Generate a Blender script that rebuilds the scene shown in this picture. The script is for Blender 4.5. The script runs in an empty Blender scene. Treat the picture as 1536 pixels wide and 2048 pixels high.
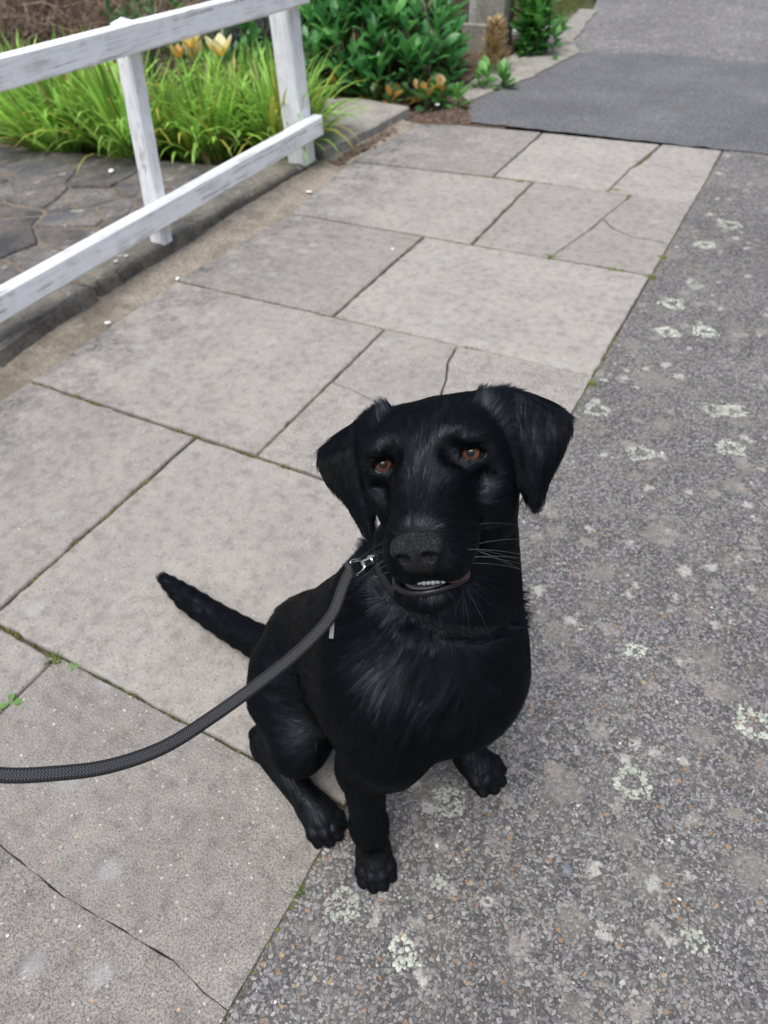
import bpy, bmesh, math, random
import numpy as np
from mathutils import Vector, Matrix
C = bpy.context.scene
LINK = C.collection.objects.link
R_ = math.radians
rng = np.random.default_rng(7)
random.seed(7)

# ---------------------------------------------------------------- camera: a phone held at about 1 m, pitched 44 degrees down
cam = bpy.data.cameras.new('camera'); cam_o = bpy.data.objects.new('camera', cam); LINK(cam_o)
cam_o.matrix_world = Matrix(((.8788993, -.29946235, .37129278, 0), (.47463951, .62648944, -.61824616, 0),
                             (-.04746956, .71960634, .69275779, 1.02), (0, 0, 0, 1)))
cam.sensor_width = 36; cam.lens = 25.049; cam.clip_start = .02; cam.clip_end = 2000
cam.dof.use_dof = True; cam.dof.focus_distance = .66; cam.dof.aperture_fstop = 7.5
C.camera = cam_o

# ---------------------------------------------------------------- overcast daylight
SUN_EL, SUN_AZ = R_(70), R_(-85)         # azimuth measured from +x towards +y
w = bpy.data.worlds.new('World'); C.world = w; w.use_nodes = True
nt = w.node_tree; nt.nodes.clear()
wo = nt.nodes.new('ShaderNodeOutputWorld'); bg = nt.nodes.new('ShaderNodeBackground')
sky = nt.nodes.new('ShaderNodeTexSky'); sky.sky_type = 'NISHITA'; sky.sun_disc = False
sky.sun_elevation = SUN_EL; sky.sun_rotation = R_(90)-SUN_AZ; sky.dust_density = 3; sky.air_density = 1.0
hs = nt.nodes.new('ShaderNodeHueSaturation'); hs.inputs['Saturation'].default_value = .75   # cloud takes most of the blue out
nt.links.new(sky.outputs[0], hs.inputs['Color']); # a closed cloud deck is about three times brighter overhead than at the horizon
tcw = nt.nodes.new('ShaderNodeTexCoord'); sxw = nt.nodes.new('ShaderNodeSeparateXYZ'); mrw = nt.nodes.new('ShaderNodeMapRange')
mrw.inputs[1].default_value = 0; mrw.inputs[2].default_value = 1; mrw.inputs[3].default_value = .45; mrw.inputs[4].default_value = 1.75
mxw = nt.nodes.new('ShaderNodeVectorMath'); mxw.operation = 'SCALE'
nt.links.new(tcw.outputs['Generated'], sxw.inputs[0]); nt.links.new(sxw.outputs[2], mrw.inputs[0]); nt.links.new(mrw.outputs[0], mxw.inputs[3])
nt.links.new(hs.outputs[0], mxw.inputs[0]); nt.links.new(mxw.outputs[0], bg.inputs[0]); nt.links.new(bg.outputs[0], wo.inputs[0])
bg.inputs[1].default_value = .115
sun = bpy.data.lights.new('sun', 'SUN'); sun.energy = 1.9; sun.angle = R_(38); sun.color = (1, .985, .96)
sun_o = bpy.data.objects.new('sun', sun); LINK(sun_o)
sun_o.rotation_euler = Vector((math.cos(SUN_AZ)*math.cos(SUN_EL), math.sin(SUN_AZ)*math.cos(SUN_EL), math.sin(SUN_EL))).to_track_quat('Z', 'Y').to_euler()
C.view_settings.view_transform = 'Standard'; C.view_settings.look = 'None'; C.view_settings.gamma = 1
C.view_settings.use_curve_mapping = False; C.view_settings.exposure = .56
C.render.engine = 'CYCLES'
C.cycles.use_denoising = True; C.cycles.max_bounces = 6; C.cycles.transparent_max_bounces = 8
C.render.film_transparent = False

# ---------------------------------------------------------------- helpers
def tag(o, label=None, cat=None, group=None, kind=None):
    for k, v in (('label', label), ('category', cat), ('group', group), ('kind', kind)):
        if v: o[k] = v
    return o
def obj(name, me, mat=None, parent=None):
    o = bpy.data.objects.new(name, me)
    if mat is not None and me is not None and not me.materials: me.materials.append(mat)
    LINK(o)
    if parent is not None: o.parent = parent
    return o
def empty(name, loc=(0, 0, 0), parent=None):
    o = bpy.data.objects.new(name, None); o.location = loc; o.empty_display_size = .05; LINK(o)
    if parent is not None: o.parent = parent
    return o
def pymesh(name, V, F, smooth=False):
    me = bpy.data.meshes.new(name); me.from_pydata([tuple(map(float, v)) for v in V], [], [tuple(int(i) for i in f) for f in F]); me.update()
    if smooth: me.polygons.foreach_set('use_smooth', [True]*len(me.polygons))
    return me
def colattr(me, cols):
    """one plain colour per vertex (the colour the thing itself has)"""
    a = me.color_attributes.new('tint', 'FLOAT_COLOR', 'POINT')
    c = np.ones((len(me.vertices), 4), np.float32); c[:, :3] = cols; a.data.foreach_set('color', c.ravel())

class NT:
    """tiny node-graph writer"""
    def __init__(self, name):
        self.m = bpy.data.materials.new(name); self.m.use_nodes = True; self.t = self.m.node_tree
        self.p = self.t.nodes['Principled BSDF']; self.out = self.t.nodes['Material Output']
        self.tc = self.t.nodes.new('ShaderNodeTexCoord')
    def n(self, typ, ins=None, **kw):
        nd = self.t.nodes.new('ShaderNode'+typ)
        for k, v in kw.items(): setattr(nd, k, v)
        for k, v in (ins or {}).items(): self.set(nd, k, v)
        return nd
    def set(self, nd, k, v):
        s = nd.inputs[k]
        if hasattr(v, 'is_output'): self.t.links.new(v, s)
        else: s.default_value = v
    def vec(self, kind='Object', scale=(1, 1, 1), rot=(0, 0, 0)):
        if kind == 'World': src = self.n('NewGeometry').outputs['Position']
        else: src = self.tc.outputs[kind]
        return self.n('Mapping', {'Vector': src, 'Scale': scale, 'Rotation': rot}).outputs[0]
    def noise(self, v, scale, detail=4, rough=.55, dist=0):
        return self.n('TexNoise', {'Vector': v, 'Scale': scale, 'Detail': detail, 'Roughness': rough, 'Distortion': dist})
    def vor(self, v, scale, feature='F1', rnd=1):
        return self.n('TexVoronoi', {'Vector': v, 'Scale': scale, 'Randomness': rnd}, feature=feature)
    def ramp(self, f, stops, interp='LINEAR'):
        nd = self.n('ValToRGB', {'Fac': f}); r = nd.color_ramp; r.interpolation = interp
        while len(r.elements) < len(stops): r.elements.new(.5)
        for e, (p, c) in zip(r.elements, stops):
            e.position = p; e.color = (c, c, c, 1) if isinstance(c, (int, float)) else (*c, 1)
        return nd.outputs[0]
    def mix(self, f, a, b_, mode='MIX'):
        nd = self.n('Mix', data_type='RGBA', blend_type=mode)
        for i, v in ((0, f), (6, a), (7, b_)):
            if hasattr(v, 'is_output'): self.t.links.new(v, nd.inputs[i])
            else: nd.inputs[i].default_value = (*v, 1) if isinstance(v, tuple) and len(v) == 3 else v
        return nd.outputs[2]
    def math(self, op, a, b_=0., c=0.):
        nd = self.n('Math', operation=op)
        for i, v in enumerate((a, b_, c)): self.set(nd, i, v)
        return nd.outputs[0]
    def bump(self, h, strength=.3, dist=.002, prev=None):
        ins = {'Height': h, 'Strength': strength, 'Distance': dist}
        if prev is not None: ins['Normal'] = prev
        return self.n('Bump', ins).outputs[0]
    def done(self, color=None, rough=None, normal=None, **kw):
        if color is not None: self.set(self.p, 'Base Color', (*color, 1) if isinstance(color, tuple) and len(color) == 3 else color)
        if rough is not None: self.set(self.p, 'Roughness', rough)
        if normal is not None: self.set(self.p, 'Normal', normal)
        for k, v in kw.items(): self.set(self.p, k.replace('_', ' '), v)
        return self.m

def tube(path, r, seg=8, cap=True, twist=None):
    """verts, faces of a tube along a path; r may vary"""
    P = np.array(path, float); n = len(P); r = np.broadcast_to(r, n)
    T = np.gradient(P, axis=0); T /= np.linalg.norm(T, axis=1)[:, None]
    u = np.cross(T[0], (0, 0, 1.)); u = u if np.linalg.norm(u) > .05 else np.cross(T[0], (1., 0, 0)); u /= np.linalg.norm(u)
    V = []; F = []
    for i in range(n):
        u = u-T[i]*(u@T[i]); u /= np.linalg.norm(u); v = np.cross(T[i], u)
        for k in range(seg):
            a = 2*math.pi*k/seg; V.append(P[i]+r[i]*(u*math.cos(a)+v*math.sin(a)))
    for i in range(n-1):
        for k in range(seg):
            k2 = (k+1) % seg; F.append((i*seg+k, i*seg+k2, (i+1)*seg+k2, (i+1)*seg+k))
    if cap: F += [tuple(range(seg))[::-1], tuple((n-1)*seg+k for k in range(seg))]
    return V, F
class MB:
    """collects verts/faces"""
    def __init__(self): self.V = []; self.F = []; self.c = []
    def add(self, V, F, col=None):
        o = len(self.V); self.V += [tuple(v) for v in V]; self.F += [tuple(i+o for i in f) for f in F]
        if col is not None: self.c += [col]*len(V)
        return self
    def build(self, name, mat, parent=None, smooth=False):
        me = pymesh(name, self.V, self.F, smooth)
        if self.c: colattr(me, np.array(self.c))
        return obj(name, me, mat, parent)
def unit(v): return v/np.maximum(np.linalg.norm(v, axis=-1, keepdims=True), 1e-9)
def catmull(P, n):
    P = np.array(P, float); Q = np.vstack([2*P[0]-P[1], P, 2*P[-1]-P[-2]]); out = []
    for i in range(len(P)-1):
        p0, p1, p2, p3 = Q[i:i+4]
        for t in np.linspace(0, 1, n, endpoint=False):
            out.append(.5*((2*p1)+(-p0+p2)*t+(2*p0-5*p1+4*p2-p3)*t*t+(-p0+3*p1-3*p2+p3)*t**3))
    out.append(P[-1]); return np.array(out)
# ---------------------------------------------------------------- ground materials
def mat_slab():
    n = NT('paving_concrete'); v = n.vec('Object'); oi = n.n('ObjectInfo')
    tint, agg = oi.outputs['Color'], oi.outputs['Alpha']
    big = n.noise(v, 5.5, 5, .6).outputs[0]; mid = n.noise(v, 38, 4, .65).outputs[0]; fine = n.noise(v, 400, 3, .7).outputs[0]
    c = n.mix(1., tint, n.ramp(big, [(.30, .90), (.70, 1.06)]), 'MULTIPLY')
    c = n.mix(1., c, n.ramp(mid, [(.30, .72), (.50, 1.), (.70, 1.10)]), 'MULTIPLY')
    sp = n.mix(agg, n.ramp(fine, [(.34, .80), (.62, 1.10)]), n.ramp(fine, [(.37, .42), (.51, .98), (.64, 1.35)]))
    c = n.mix(1., c, sp, 'MULTIPLY')
    # sand and gravel grains showing through the worn face
    g = n.vor(v, 210); rnd = n.n('SeparateColor', {0: g.outputs['Color']})
    grain = n.math('MULTIPLY', n.math('LESS_THAN', g.outputs['Distance'], .42), n.math('GREATER_THAN', rnd.outputs[0], n.math('SUBTRACT', .988, n.math('MULTIPLY', agg, .045))))
    gc = n.ramp(rnd.outputs[1], [(0, (.42, .40, .36)), (.35, (.33, .33, .32)), (.72, (.30, .24, .16)), (.86, (.38, .22, .12)), (1, (.62, .58, .50))])
    c = n.mix(grain, c, gc)
    d = n.vor(v, 150); rd = n.n('SeparateColor', {0: d.outputs['Color']})
    pit = n.math('MULTIPLY', n.math('LESS_THAN', d.outputs['Distance'], .30), n.math('GREATER_THAN', rd.outputs[0], .80))
    c = n.mix(n.math('MULTIPLY', pit, .55), c, (.10, .095, .085))
    # grime creeping in from the garden side
    x = n.n('SeparateXYZ', {0: v}).outputs[0]
    edge = n.n('MapRange', {0: x, 1: -1.22, 2: -1.66, 3: 0., 4: 1.}).outputs[0]
    gr = n.math('MULTIPLY', n.ramp(n.noise(v, 9, 6, .68).outputs[0], [(.40, 0.), (.62, 1.)]), n.math('ADD', n.math('MULTIPLY', edge, 1.0), .16))
    gr = n.math('MULTIPLY', gr, n.ramp(n.noise(v, 60, 4, .7).outputs[0], [(.38, .25), (.6, 1.)]))
    c = n.mix(gr, c, (.085, .085, .085))
    bl = n.vor(v, 13); rb = n.n('SeparateColor', {0: bl.outputs['Color']})
    b2 = n.math('MULTIPLY', n.math('GREATER_THAN', rb.outputs[0], .78), n.ramp(n.math('ADD', bl.outputs['Distance'], n.math('MULTIPLY', fine, .25)), [(.26, 1.), (.40, 0.)]))
    c = n.mix(n.math('MULTIPLY', b2, .30), c, (.36, .37, .38))
    h = n.math('ADD', n.math('MULTIPLY', fine, .6), n.math('MULTIPLY', n.noise(v, 120, 3).outputs[0], .8))
    h = n.math('SUBTRACT', h, n.math('MULTIPLY', pit, .5))
    return n.done(c, .88, n.bump(h, .55, .0022), Specular_IOR_Level=.3)

def mat_asphalt(name, dark, light, scale, blotch, worn):
    n = NT(name); v = n.vec('Object')
    a = n.vor(v, scale); ra = n.n('SeparateColor', {0: a.outputs['Color']})
    e = n.vor(v, scale, 'DISTANCE_TO_EDGE').outputs[0]
    b2 = n.vor(v, scale*2.1); rb = n.n('SeparateColor', {0: b2.outputs['Color']})
    stone = n.ramp(ra.outputs[0], [(0, dark), (.30, tuple(.6*x+.4*y for x, y in zip(dark, light))), (.62, light), (.80, tuple(1.25*x for x in light)), (.93, (.19, .17, .16)), (.97, (.22, .13, .07)), (.985, (.26, .19, .11)), (1, (.40, .38, .36))])
    small = n.ramp(rb.outputs[0], [(0, tuple(.6*x for x in dark)), (.6, dark), (.9, light), (1, (.34, .32, .30))])
    vis = n.math('MULTIPLY', n.ramp(e, [(.04, 0.), (.12, 1.)]), n.math('GREATER_THAN', ra.outputs[1], .34))
    c = n.mix(vis, small, stone)
    big = n.noise(v, 2.2, 5, .6).outputs[0]; mid = n.noise(v, 14, 5, .65).outputs[0]
    c = n.mix(1., c, n.ramp(big, [(.32, .80), (.68, 1.18)]), 'MULTIPLY')
    c = n.mix(n.math('MULTIPLY', n.ramp(mid, [(.46, 0.), (.72, 1.)]), worn), c, (.20, .185, .165))
    fine = n.noise(v, 160, 4, .7).outputs[0]
    wrp = n.n('VectorMath', {0: n.n('VectorMath', {0: n.noise(v, 38, 4, .7).outputs['Color'], 1: (.5, .5, .5)}, operation='SUBTRACT').outputs[0], 'Scale': .045}, operation='SCALE').outputs[0]
    wv = n.n('VectorMath', {0: v, 1: wrp}, operation='ADD').outputs[0]
    for sc, lim, col, am in ((12., .40, (.205, .192, .165), .62), (21., .55, (.27, .25, .215), .66), (7., .66, (.19, .18, .155), .6), (26., .78, (.42, .42, .37), .75)):
        l = n.vor(wv, sc); rl = n.n('SeparateColor', {0: l.outputs['Color']})
        dd = n.math('ADD', n.math('ADD', l.outputs['Distance'], n.math('MULTIPLY', n.math('SUBTRACT', fine, .5), .38)), n.math('MULTIPLY', rl.outputs[1], .22))
        m = n.math('MULTIPLY', n.math('GREATER_THAN', rl.outputs[0], lim), n.ramp(dd, [(.30, 1.), (.42, 0.)]))
        c = n.mix(n.math('MULTIPLY', n.math('MULTIPLY', m, n.ramp(fine, [(.35, .45), (.55, 1.)])), am*blotch), c, col)
    h = n.math('ADD', n.math('MULTIPLY', n.ramp(e, [(0, 0.), (.16, 1.)]), vis), n.math('MULTIPLY', fine, .5))
    return n.done(c, .82, n.bump(h, .6, .0022), Specular_IOR_Level=.3)

def mat_simple(name, c0, c1, scale, bump=.5, bd=.004, rough=.9, extra=None, rand=0.):
    n = NT(name); v = n.vec('Object')
    f = n.noise(v, scale, 6, .68).outputs[0]; g = n.noise(v, scale*9, 4, .7).outputs[0]
    c = n.mix(n.ramp(f, [(.34, 0.), (.66, 1.)]), c0, c1)
    c = n.mix(1., c, n.ramp(g, [(.34, .62), (.52, 1.), (.68, 1.22)]), 'MULTIPLY')
    for sc, lo, hi, col, am in (extra or []):
        c = n.mix(n.math('MULTIPLY', n.ramp(n.noise(v, sc, 5, .65).outputs[0], [(lo, 0.), (hi, 1.)]), am), c, col)
    if rand: c = n.mix(1., c, n.ramp(n.n('ObjectInfo').outputs['Random'], [(0, 1-rand), (1, 1+rand)]), 'MULTIPLY')
    return n.done(c, rough, n.bump(n.math('ADD', f, n.math('MULTIPLY', g, .5)), bump, bd), Specular_IOR_Level=.3)

def tint_mat(name, rough=.55, trans=.0, bumpsc=0, var=.25):
    """colour from the 'tint' attribute, with a little natural variation"""
    n = NT(name); a = n.n('Attribute', attribute_name='tint'); v = n.vec('Object')
    c = n.mix(1., a.outputs['Color'], n.ramp(n.noise(v, 60 if not bumpsc else bumpsc, 3).outputs[0], [(.3, 1-var), (.7, 1+var)]), 'MULTIPLY')
    m = n.done(c, rough, n.bump(n.noise(v, bumpsc, 3).outputs[0], .4, .001) if bumpsc else None)
    if trans:
        tr = n.n('BsdfTranslucent', {'Color': c}); mx = n.n('MixShader', {0: trans, 1: n.p.outputs[0], 2: tr.outputs[0]})
        n.t.links.new(mx.outputs[0], n.out.inputs[0])
    return m

SLAB = mat_slab()
ASPH = mat_asphalt('old_asphalt', (.074, .072, .070), (.198, .193, .185), 165, 1., .35)
FARA = mat_asphalt('worn_asphalt', (.095, .095, .098), (.23, .23, .23), 110, 1., .55)
TARM = mat_asphalt('dark_tarmac', (.092, .093, .100), (.150, .152, .161), 170, .0, .06)
BED = mat_simple('joint_dirt', (.038, .031, .020), (.085, .070, .042), 22, .6, .004, extra=[(7, .50, .62, (.055, .060, .014), .8)])
SOIL = mat_simple('soil', (.065, .042, .029), (.125, .088, .060), 9, .8, .02)
GRND = mat_simple('rough_grass', (.05, .075, .022), (.085, .085, .040), 1.3, .5, .02)
MORT = mat_simple('sandy_mortar', (.225, .190, .145), (.31, .275, .225), 11, .7, .004, extra=[(5, .50, .66, (.10, .085, .065), .7), (30, .60, .7, (.09, .08, .07), .6)])
CONC = mat_simple('plain_concrete', (.21, .195, .17), (.30, .28, .25), 7, .5, .003, extra=[(4, .55, .7, (.11, .10, .09), .6)])
KERB = mat_simple('kerb_stone', (.095, .088, .076), (.215, .20, .17), 8, .8, .006, extra=[(12, .54, .62, (.24, .22, .17), .75), (26, .62, .68, (.22, .13, .04), .7), (6, .56, .66, (.035, .036, .038), .8), (19, .66, .70, (.42, .42, .40), .8)])
CZM = mat_simple('old_mortar', (.11, .095, .075), (.20, .165, .125), 12, .8, .005)
CRAZY = mat_simple('garden_stone', (.080, .077, .074), (.180, .163, .147), 9, 1., .010, extra=[(5, .50, .62, (.060, .064, .072), .85), (15, .60, .66, (.30, .28, .25), .7), (24, .64, .70, (.24, .15, .05), .6), (9, .60, .7, (.19, .14, .10), .6)], rand=.32)

# ---------------------------------------------------------------- shapes
def resample(poly, step, jit, closed=True):
    P = [np.array(p, float) for p in poly]; out = []
    for i in range(len(P)):
        a, b_ = P[i], P[(i+1) % len(P)]; L = np.linalg.norm(b_-a); k = max(1, int(round(L/step)))
        for j in range(k):
            q = a+(b_-a)*j/k
            if j: q = q+rng.normal(0, jit, 2)
            out.append(q)
    return np.array(out)
def inset(P, d):
    n = len(P); a = P-np.roll(P, 1, 0); b_ = np.roll(P, -1, 0)-P
    na = np.stack([-a[:, 1], a[:, 0]], 1)/np.maximum(np.linalg.norm(a, axis=1), 1e-9)[:, None]; nb = np.stack([-b_[:, 1], b_[:, 0]], 1)/np.maximum(np.linalg.norm(b_, axis=1), 1e-9)[:, None]
    m = na+nb; m /= np.maximum((m*m).sum(1)/2, .35)[:, None]
    return P+m*d
def prism(poly, z0, z1, bev=.005, step=.03, jit=.0008, tilt_=(0, 0), gap=0., dome=0.):
    P = np.array(poly, float)
    if ((P[:, 0]*np.roll(P[:, 1], -1)-P[:, 1]*np.roll(P[:, 0], -1)).sum()) < 0: P = P[::-1]
    P = inset(P, gap); R = resample(P, step, jit); c = R.mean(0); n = len(R)
    zz = lambda Q, z: z+(Q-c)@np.array(tilt_)
    rings = [(R, z0, False), (R, z1-bev, True), (inset(R, bev*.35), z1-bev*.3, True), (inset(R, bev), z1, True)]
    V = [np.column_stack([Q, zz(Q, z) if t else np.full(n, z)]) for Q, z, t in rings]
    F = []
    for k in range(3):
        for i in range(n): j = (i+1) % n; F.append((k*n+i, k*n+j, (k+1)*n+j, (k+1)*n+i))
    if dome:
        m = np.array([*c, z1+dome])[None]; V.append(m); t = 4*n
        F += [(3*n+i, 3*n+(i+1) % n, t) for i in range(n)]
    else: F.append(tuple(3*n+i for i in range(n)))
    return np.vstack(V), F
def sheet(name, poly, z, mat, kind='structure', parent=None, jit=.004, step=.05):
    P = np.array(poly, float)
    if ((P[:, 0]*np.roll(P[:, 1], -1)-P[:, 1]*np.roll(P[:, 0], -1)).sum()) < 0: P = P[::-1]
    R = resample(P, step, jit) if step else P
    V = np.column_stack([R, np.full(len(R), z)])
    o = obj(name, pymesh(name, V, [tuple(range(len(R)))]), mat, parent)
    if kind: o['kind'] = kind
    return o

# ---------------------------------------------------------------- ground and paths
sheet('ground', [(-300, -300), (300, -300), (300, 300), (-300, 300)], -.06, GRND, step=0)
asph = sheet('asphalt_path', [(-.303, -9), (9, -9), (9, 3.41), (-.303, 3.41)], 0., ASPH, step=0)
far = sheet('far_asphalt', [(-1.36, 4.80), (9, 4.70), (9, 60), (-16, 60), (-2.6, 9), (-1.74, 6.5), (-1.64, 6.05), (-1.50, 5.1)], 0., FARA, step=0)
sheet('tarmac_patch', [(-1.43, 3.40), (-.9, 3.394), (-.30, 3.384), (.5, 3.39), (9, 3.42), (9, 4.76), (.8, 4.82), (-.33, 4.86), (-.97, 4.93), (-1.40, 4.84), (-1.47, 4.20), (-1.58, 3.71)], .004, TARM, jit=.006, step=.04)
sheet('concrete_strip', [(-1.57, 3.70), (-1.44, 4.2), (-1.36, 4.83), (-1.48, 5.12), (-1.62, 6.1), (-1.80, 6.1), (-1.78, 4.9), (-1.74, 3.9)], .008, CONC, jit=.006, step=.06)

pav = sheet('pavement', [(-1.80, -3), (-.306, -3), (-.306, 3.37), (-1.76, 3.33)], -.0065, BED, step=0)
G_ = .0048
Y = [-.88, -.27, .340, .943, 1.561, 2.164, 2.775]
A = (.235, .227, .206); B_ = (.225, .217, .197); D_ = (.20, .192, .173)
SL = [  # polygon, colour of the concrete, how far the face has worn down to the sand
    ([(-1.66, Y[0]), (-1.068, Y[0]), (-1.068, Y[1]), (-1.65, Y[1])], D_, .8), ([(-1.068, Y[0]), (-.303, Y[0]), (-.303, Y[1]), (-1.068, Y[1])], D_, .9),
    ([(-1.64, Y[1]), (-.885, Y[1]), (-.885, Y[2]), (-1.63, Y[2])], (0.269, 0.250, 0.224), .35),
    ([(-.885, .0665), (-.717, .071), (-.582, .064), (-.5, .070), (-.398, .075), (-.341, .066), (-.303, .065), (-.303, Y[2]), (-.885, Y[2])], (0.235, 0.218, 0.196), .95),
    ([(-.885, Y[1]), (-.303, Y[1]), (-.303, .065), (-.341, .066), (-.398, .075), (-.5, .070), (-.582, .064), (-.717, .071), (-.885, .0665)], (0.219, 0.203, 0.183), 1.),
    ([(-1.63, Y[2]), (-1.068, Y[2]), (-1.068, Y[3]), (-1.636, Y[3])], (0.271, 0.252, 0.226), .35), ([(-1.068, Y[2]), (-.303, Y[2]), (-.303, Y[3]), (-1.068, Y[3])], (0.291, 0.270, 0.243), .25),
    ([(-1.636, Y[3]), (-.893, Y[3]), (-.893, Y[4]), (-1.656, Y[4])], (0.291, 0.270, 0.243), .15),
    ([(-.893, 1.268), (-.835, 1.264), (-.75, 1.241), (-.66, 1.222), (-.595, 1.212), (-.612, 1.322), (-.633, 1.404), (-.660, 1.47), (-.673, Y[4]), (-.893, Y[4])], (0.286, 0.266, 0.238), .75),
    ([(-.673, Y[4]), (-.660, 1.47), (-.633, 1.404), (-.612, 1.322), (-.595, 1.212), (-.57, 1.08), (-.56, Y[3]), (-.303, Y[3]), (-.303, Y[4])], (0.293, 0.272, 0.244), .75),
    ([(-.893, Y[3]), (-.56, Y[3]), (-.57, 1.08), (-.595, 1.212), (-.66, 1.222), (-.75, 1.241), (-.835, 1.264), (-.893, 1.268)], (0.288, 0.268, 0.240), .75),
    ([(-1.656, Y[4]), (-1.068, Y[4]), (-1.068, Y[5]), (-1.62, Y[5])], (0.261, 0.242, 0.217), .25), ([(-1.068, Y[4]), (-.303, Y[4]), (-.303, Y[5]), (-1.068, Y[5])], (0.316, 0.294, 0.264), .10),
    ([(-1.62, Y[5]), (-.893, Y[5]), (-.898, Y[6]), (-1.69, 2.735)], (0.299, 0.278, 0.249), .15),
    ([(-.893, Y[5]), (-.621, Y[5]), (-.568, 2.42), (-.555, 2.524), (-.517, Y[6]), (-.898, Y[6])], (0.281, 0.261, 0.234), .2),
    ([(-.555, 2.524), (-.50, 2.455), (-.433, 2.417), (-.36, 2.412), (-.303, 2.404), (-.303, Y[6]), (-.517, Y[6])], (0.279, 0.259, 0.232), .25),
    ([(-.621, Y[5]), (-.303, Y[5]), (-.303, 2.404), (-.36, 2.412), (-.433, 2.417), (-.50, 2.455), (-.555, 2.524), (-.568, 2.42)], (0.274, 0.255, 0.228), .3),
    ([(-1.69, 2.735), (-1.30, 2.76), (-1.062, Y[6]), (-1.065, 3.36), (-1.45, 3.335), (-1.66, 3.285)], (0.254, 0.236, 0.211), .2),
    ([(-1.062, Y[6]), (-.609, Y[6]), (-.593, 3.037), (-.55, 3.372), (-1.065, 3.36)], (0.325, 0.302, 0.271), .08),
    ([(-.572, 3.105), (-.52, 3.112), (-.454, 3.094), (-.303, 3.075), (-.303, 3.372), (-.55, 3.372)], (0.307, 0.285, 0.256), .15), ([(-.609, Y[6]), (-.303, Y[6]), (-.303, 3.075), (-.454, 3.094), (-.52, 3.112), (-.572, 3.105), (-.593, 3.037)], (0.311, 0.289, 0.259), .12)]
for poly, col, ag in SL:
    crack = len(poly) > 6; hair = crack and min(q[1] for q in poly) < .5
    V, F = prism(poly, -.045, .0045+rng.uniform(-.001, .0018), .0055 if not crack else (.0014 if hair else .003), .022, .0014 if not crack else .0007, tuple(rng.normal(0, .0018 if not crack else .0008, 2)), (G_ if not crack else (.0005 if hair else .0022)))
    s_ = obj('paving_slab', pymesh('paving_slab', V, F), SLAB, pav); s_.color = (*col, ag)

# mortar haunching between the slabs and the kerb
ys = np.linspace(-2, 3.31, 240); xs = np.linspace(0, 1, 9); V = []
left = lambda y: np.interp(y, [-2, .9, 1.33, 1.9, 2.4, 2.62, 2.75, 3.1, 3.4], [-1.765, -1.752, -1.785, -1.80, -1.812, -1.80, -1.80, -1.752, -1.745])-.012
right = lambda y: np.interp(y, [-2, .94, 1.57, 2.16, 2.74, 3.28, 3.4], [-1.645, -1.632, -1.652, -1.617, -1.687, -1.657, -1.65])-.004
for y in ys:
    jl, jr = rng.normal(0, .004), rng.normal(0, .003)
    for t in xs:
        x = left(y)*(1-t)+(right(y)+jr)*t
        z = .0005+.011*(1-t)**1.5-.004*math.exp(-((t-.97)/.06)**2)*2+rng.normal(0, .0013)
        if 2.68 < y < 3.15 and .15 < t < .8: z -= .010*math.sin((y-2.68)/.47*math.pi)*max(0, math.sin(y*31))
        V.append((x, y, z))
F = [(i*9+j, i*9+j+1, (i+1)*9+j+1, (i+1)*9+j) for i in range(239) for j in range(8)]
o = obj('mortar_strip', pymesh('mortar_strip', V, F, True), MORT); o['kind'] = 'structure'

# kerb of rough stones in front of the garden
kerb = empty('stone_kerb'); kerb['kind'] = 'structure'
def kx(y): return left(y)+.012
for y0, y1, za, zb in ((-2.0, -1.1, .065, .065), (-1.09, -.2, .065, .065), (-.19, .30, .065, .064), (.315, .938, .064, .062), (.955, 1.345, .062, .060), (1.362, 1.885, .056, .050), (1.893, 2.33, .048, .038), (2.338, 2.655, .036, .030)):
    k = max(2, int((y1-y0)/.09)); yy = np.linspace(y0, y1, k)
    front = [(kx(t)+rng.normal(0, .004), t) for t in yy]; back = [(-1.965+rng.normal(0, .006), t-.015) for t in yy[::-1]]
    V, F = prism(front+back, -.05, (za+zb)/2, .011, .03, .0016, (0, (zb-za)/(y1-y0)), .001)
    V[:, 2] += np.where(V[:, 2] > .01, rng.normal(0, .0014, len(V)), 0)
    obj('kerb_stone', pymesh('kerb_stone', V, F), KERB, kerb)

# low concrete slab at the end of the fence
V, F = prism([(-1.803, 2.705), (-1.777, 2.87), (-1.752, 3.10), (-1.742, 3.385), (-2.05, 3.44), (-2.42, 3.36), (-2.42, 2.78), (-1.96, 2.70)], -.05, .048, .008, .04, .003, (0, 0))
o = obj('concrete_slab', pymesh('concrete_slab', V, F), CONC); o['kind'] = 'structure'

# garden bed and crazy paving
sheet('garden_soil', [(-1.96, -3), (-1.96, 2.68), (-1.84, 2.70), (-1.80, 3.44), (-1.78, 3.62), (-1.72, 3.80), (-1.70, 4.0), (-1.74, 4.9), (-1.80, 6.2), (-2.8, 9), (-14, 12), (-14, -3)], .022, SOIL, jit=.01, step=.12)
sheet('soil_margin', [(-1.9, 3.30), (-1.25, 3.30), (-1.25, 5.2), (-1.9, 5.2)], -.003, SOIL, jit=.0, step=0)
cz = sheet('crazy_paving', [(-1.963, -2.5), (-1.963, 2.40), (-2.3, 2.36), (-3.0, 2.27), (-6, 2.2), (-6, -2.5)], .0465, CZM, step=0)
def clip(P, a, nrm):
    out = []; d = (P-a)@nrm
    for i in range(len(P)):
        j = (i+1) % len(P)
        if d[i] <= 0: out.append(P[i])
        if (d[i] <= 0) != (d[j] <= 0): out.append(P[i]+(P[j]-P[i])*d[i]/(d[i]-d[j]))
    return np.array(out)
seeds = []
for iy in range(15):
    for ix in range(12):
        seeds.append((-2.06-ix*.235+(iy % 2)*.10+rng.normal(0, .062), -.05+iy*.150+rng.normal(0, .045)))
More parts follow.
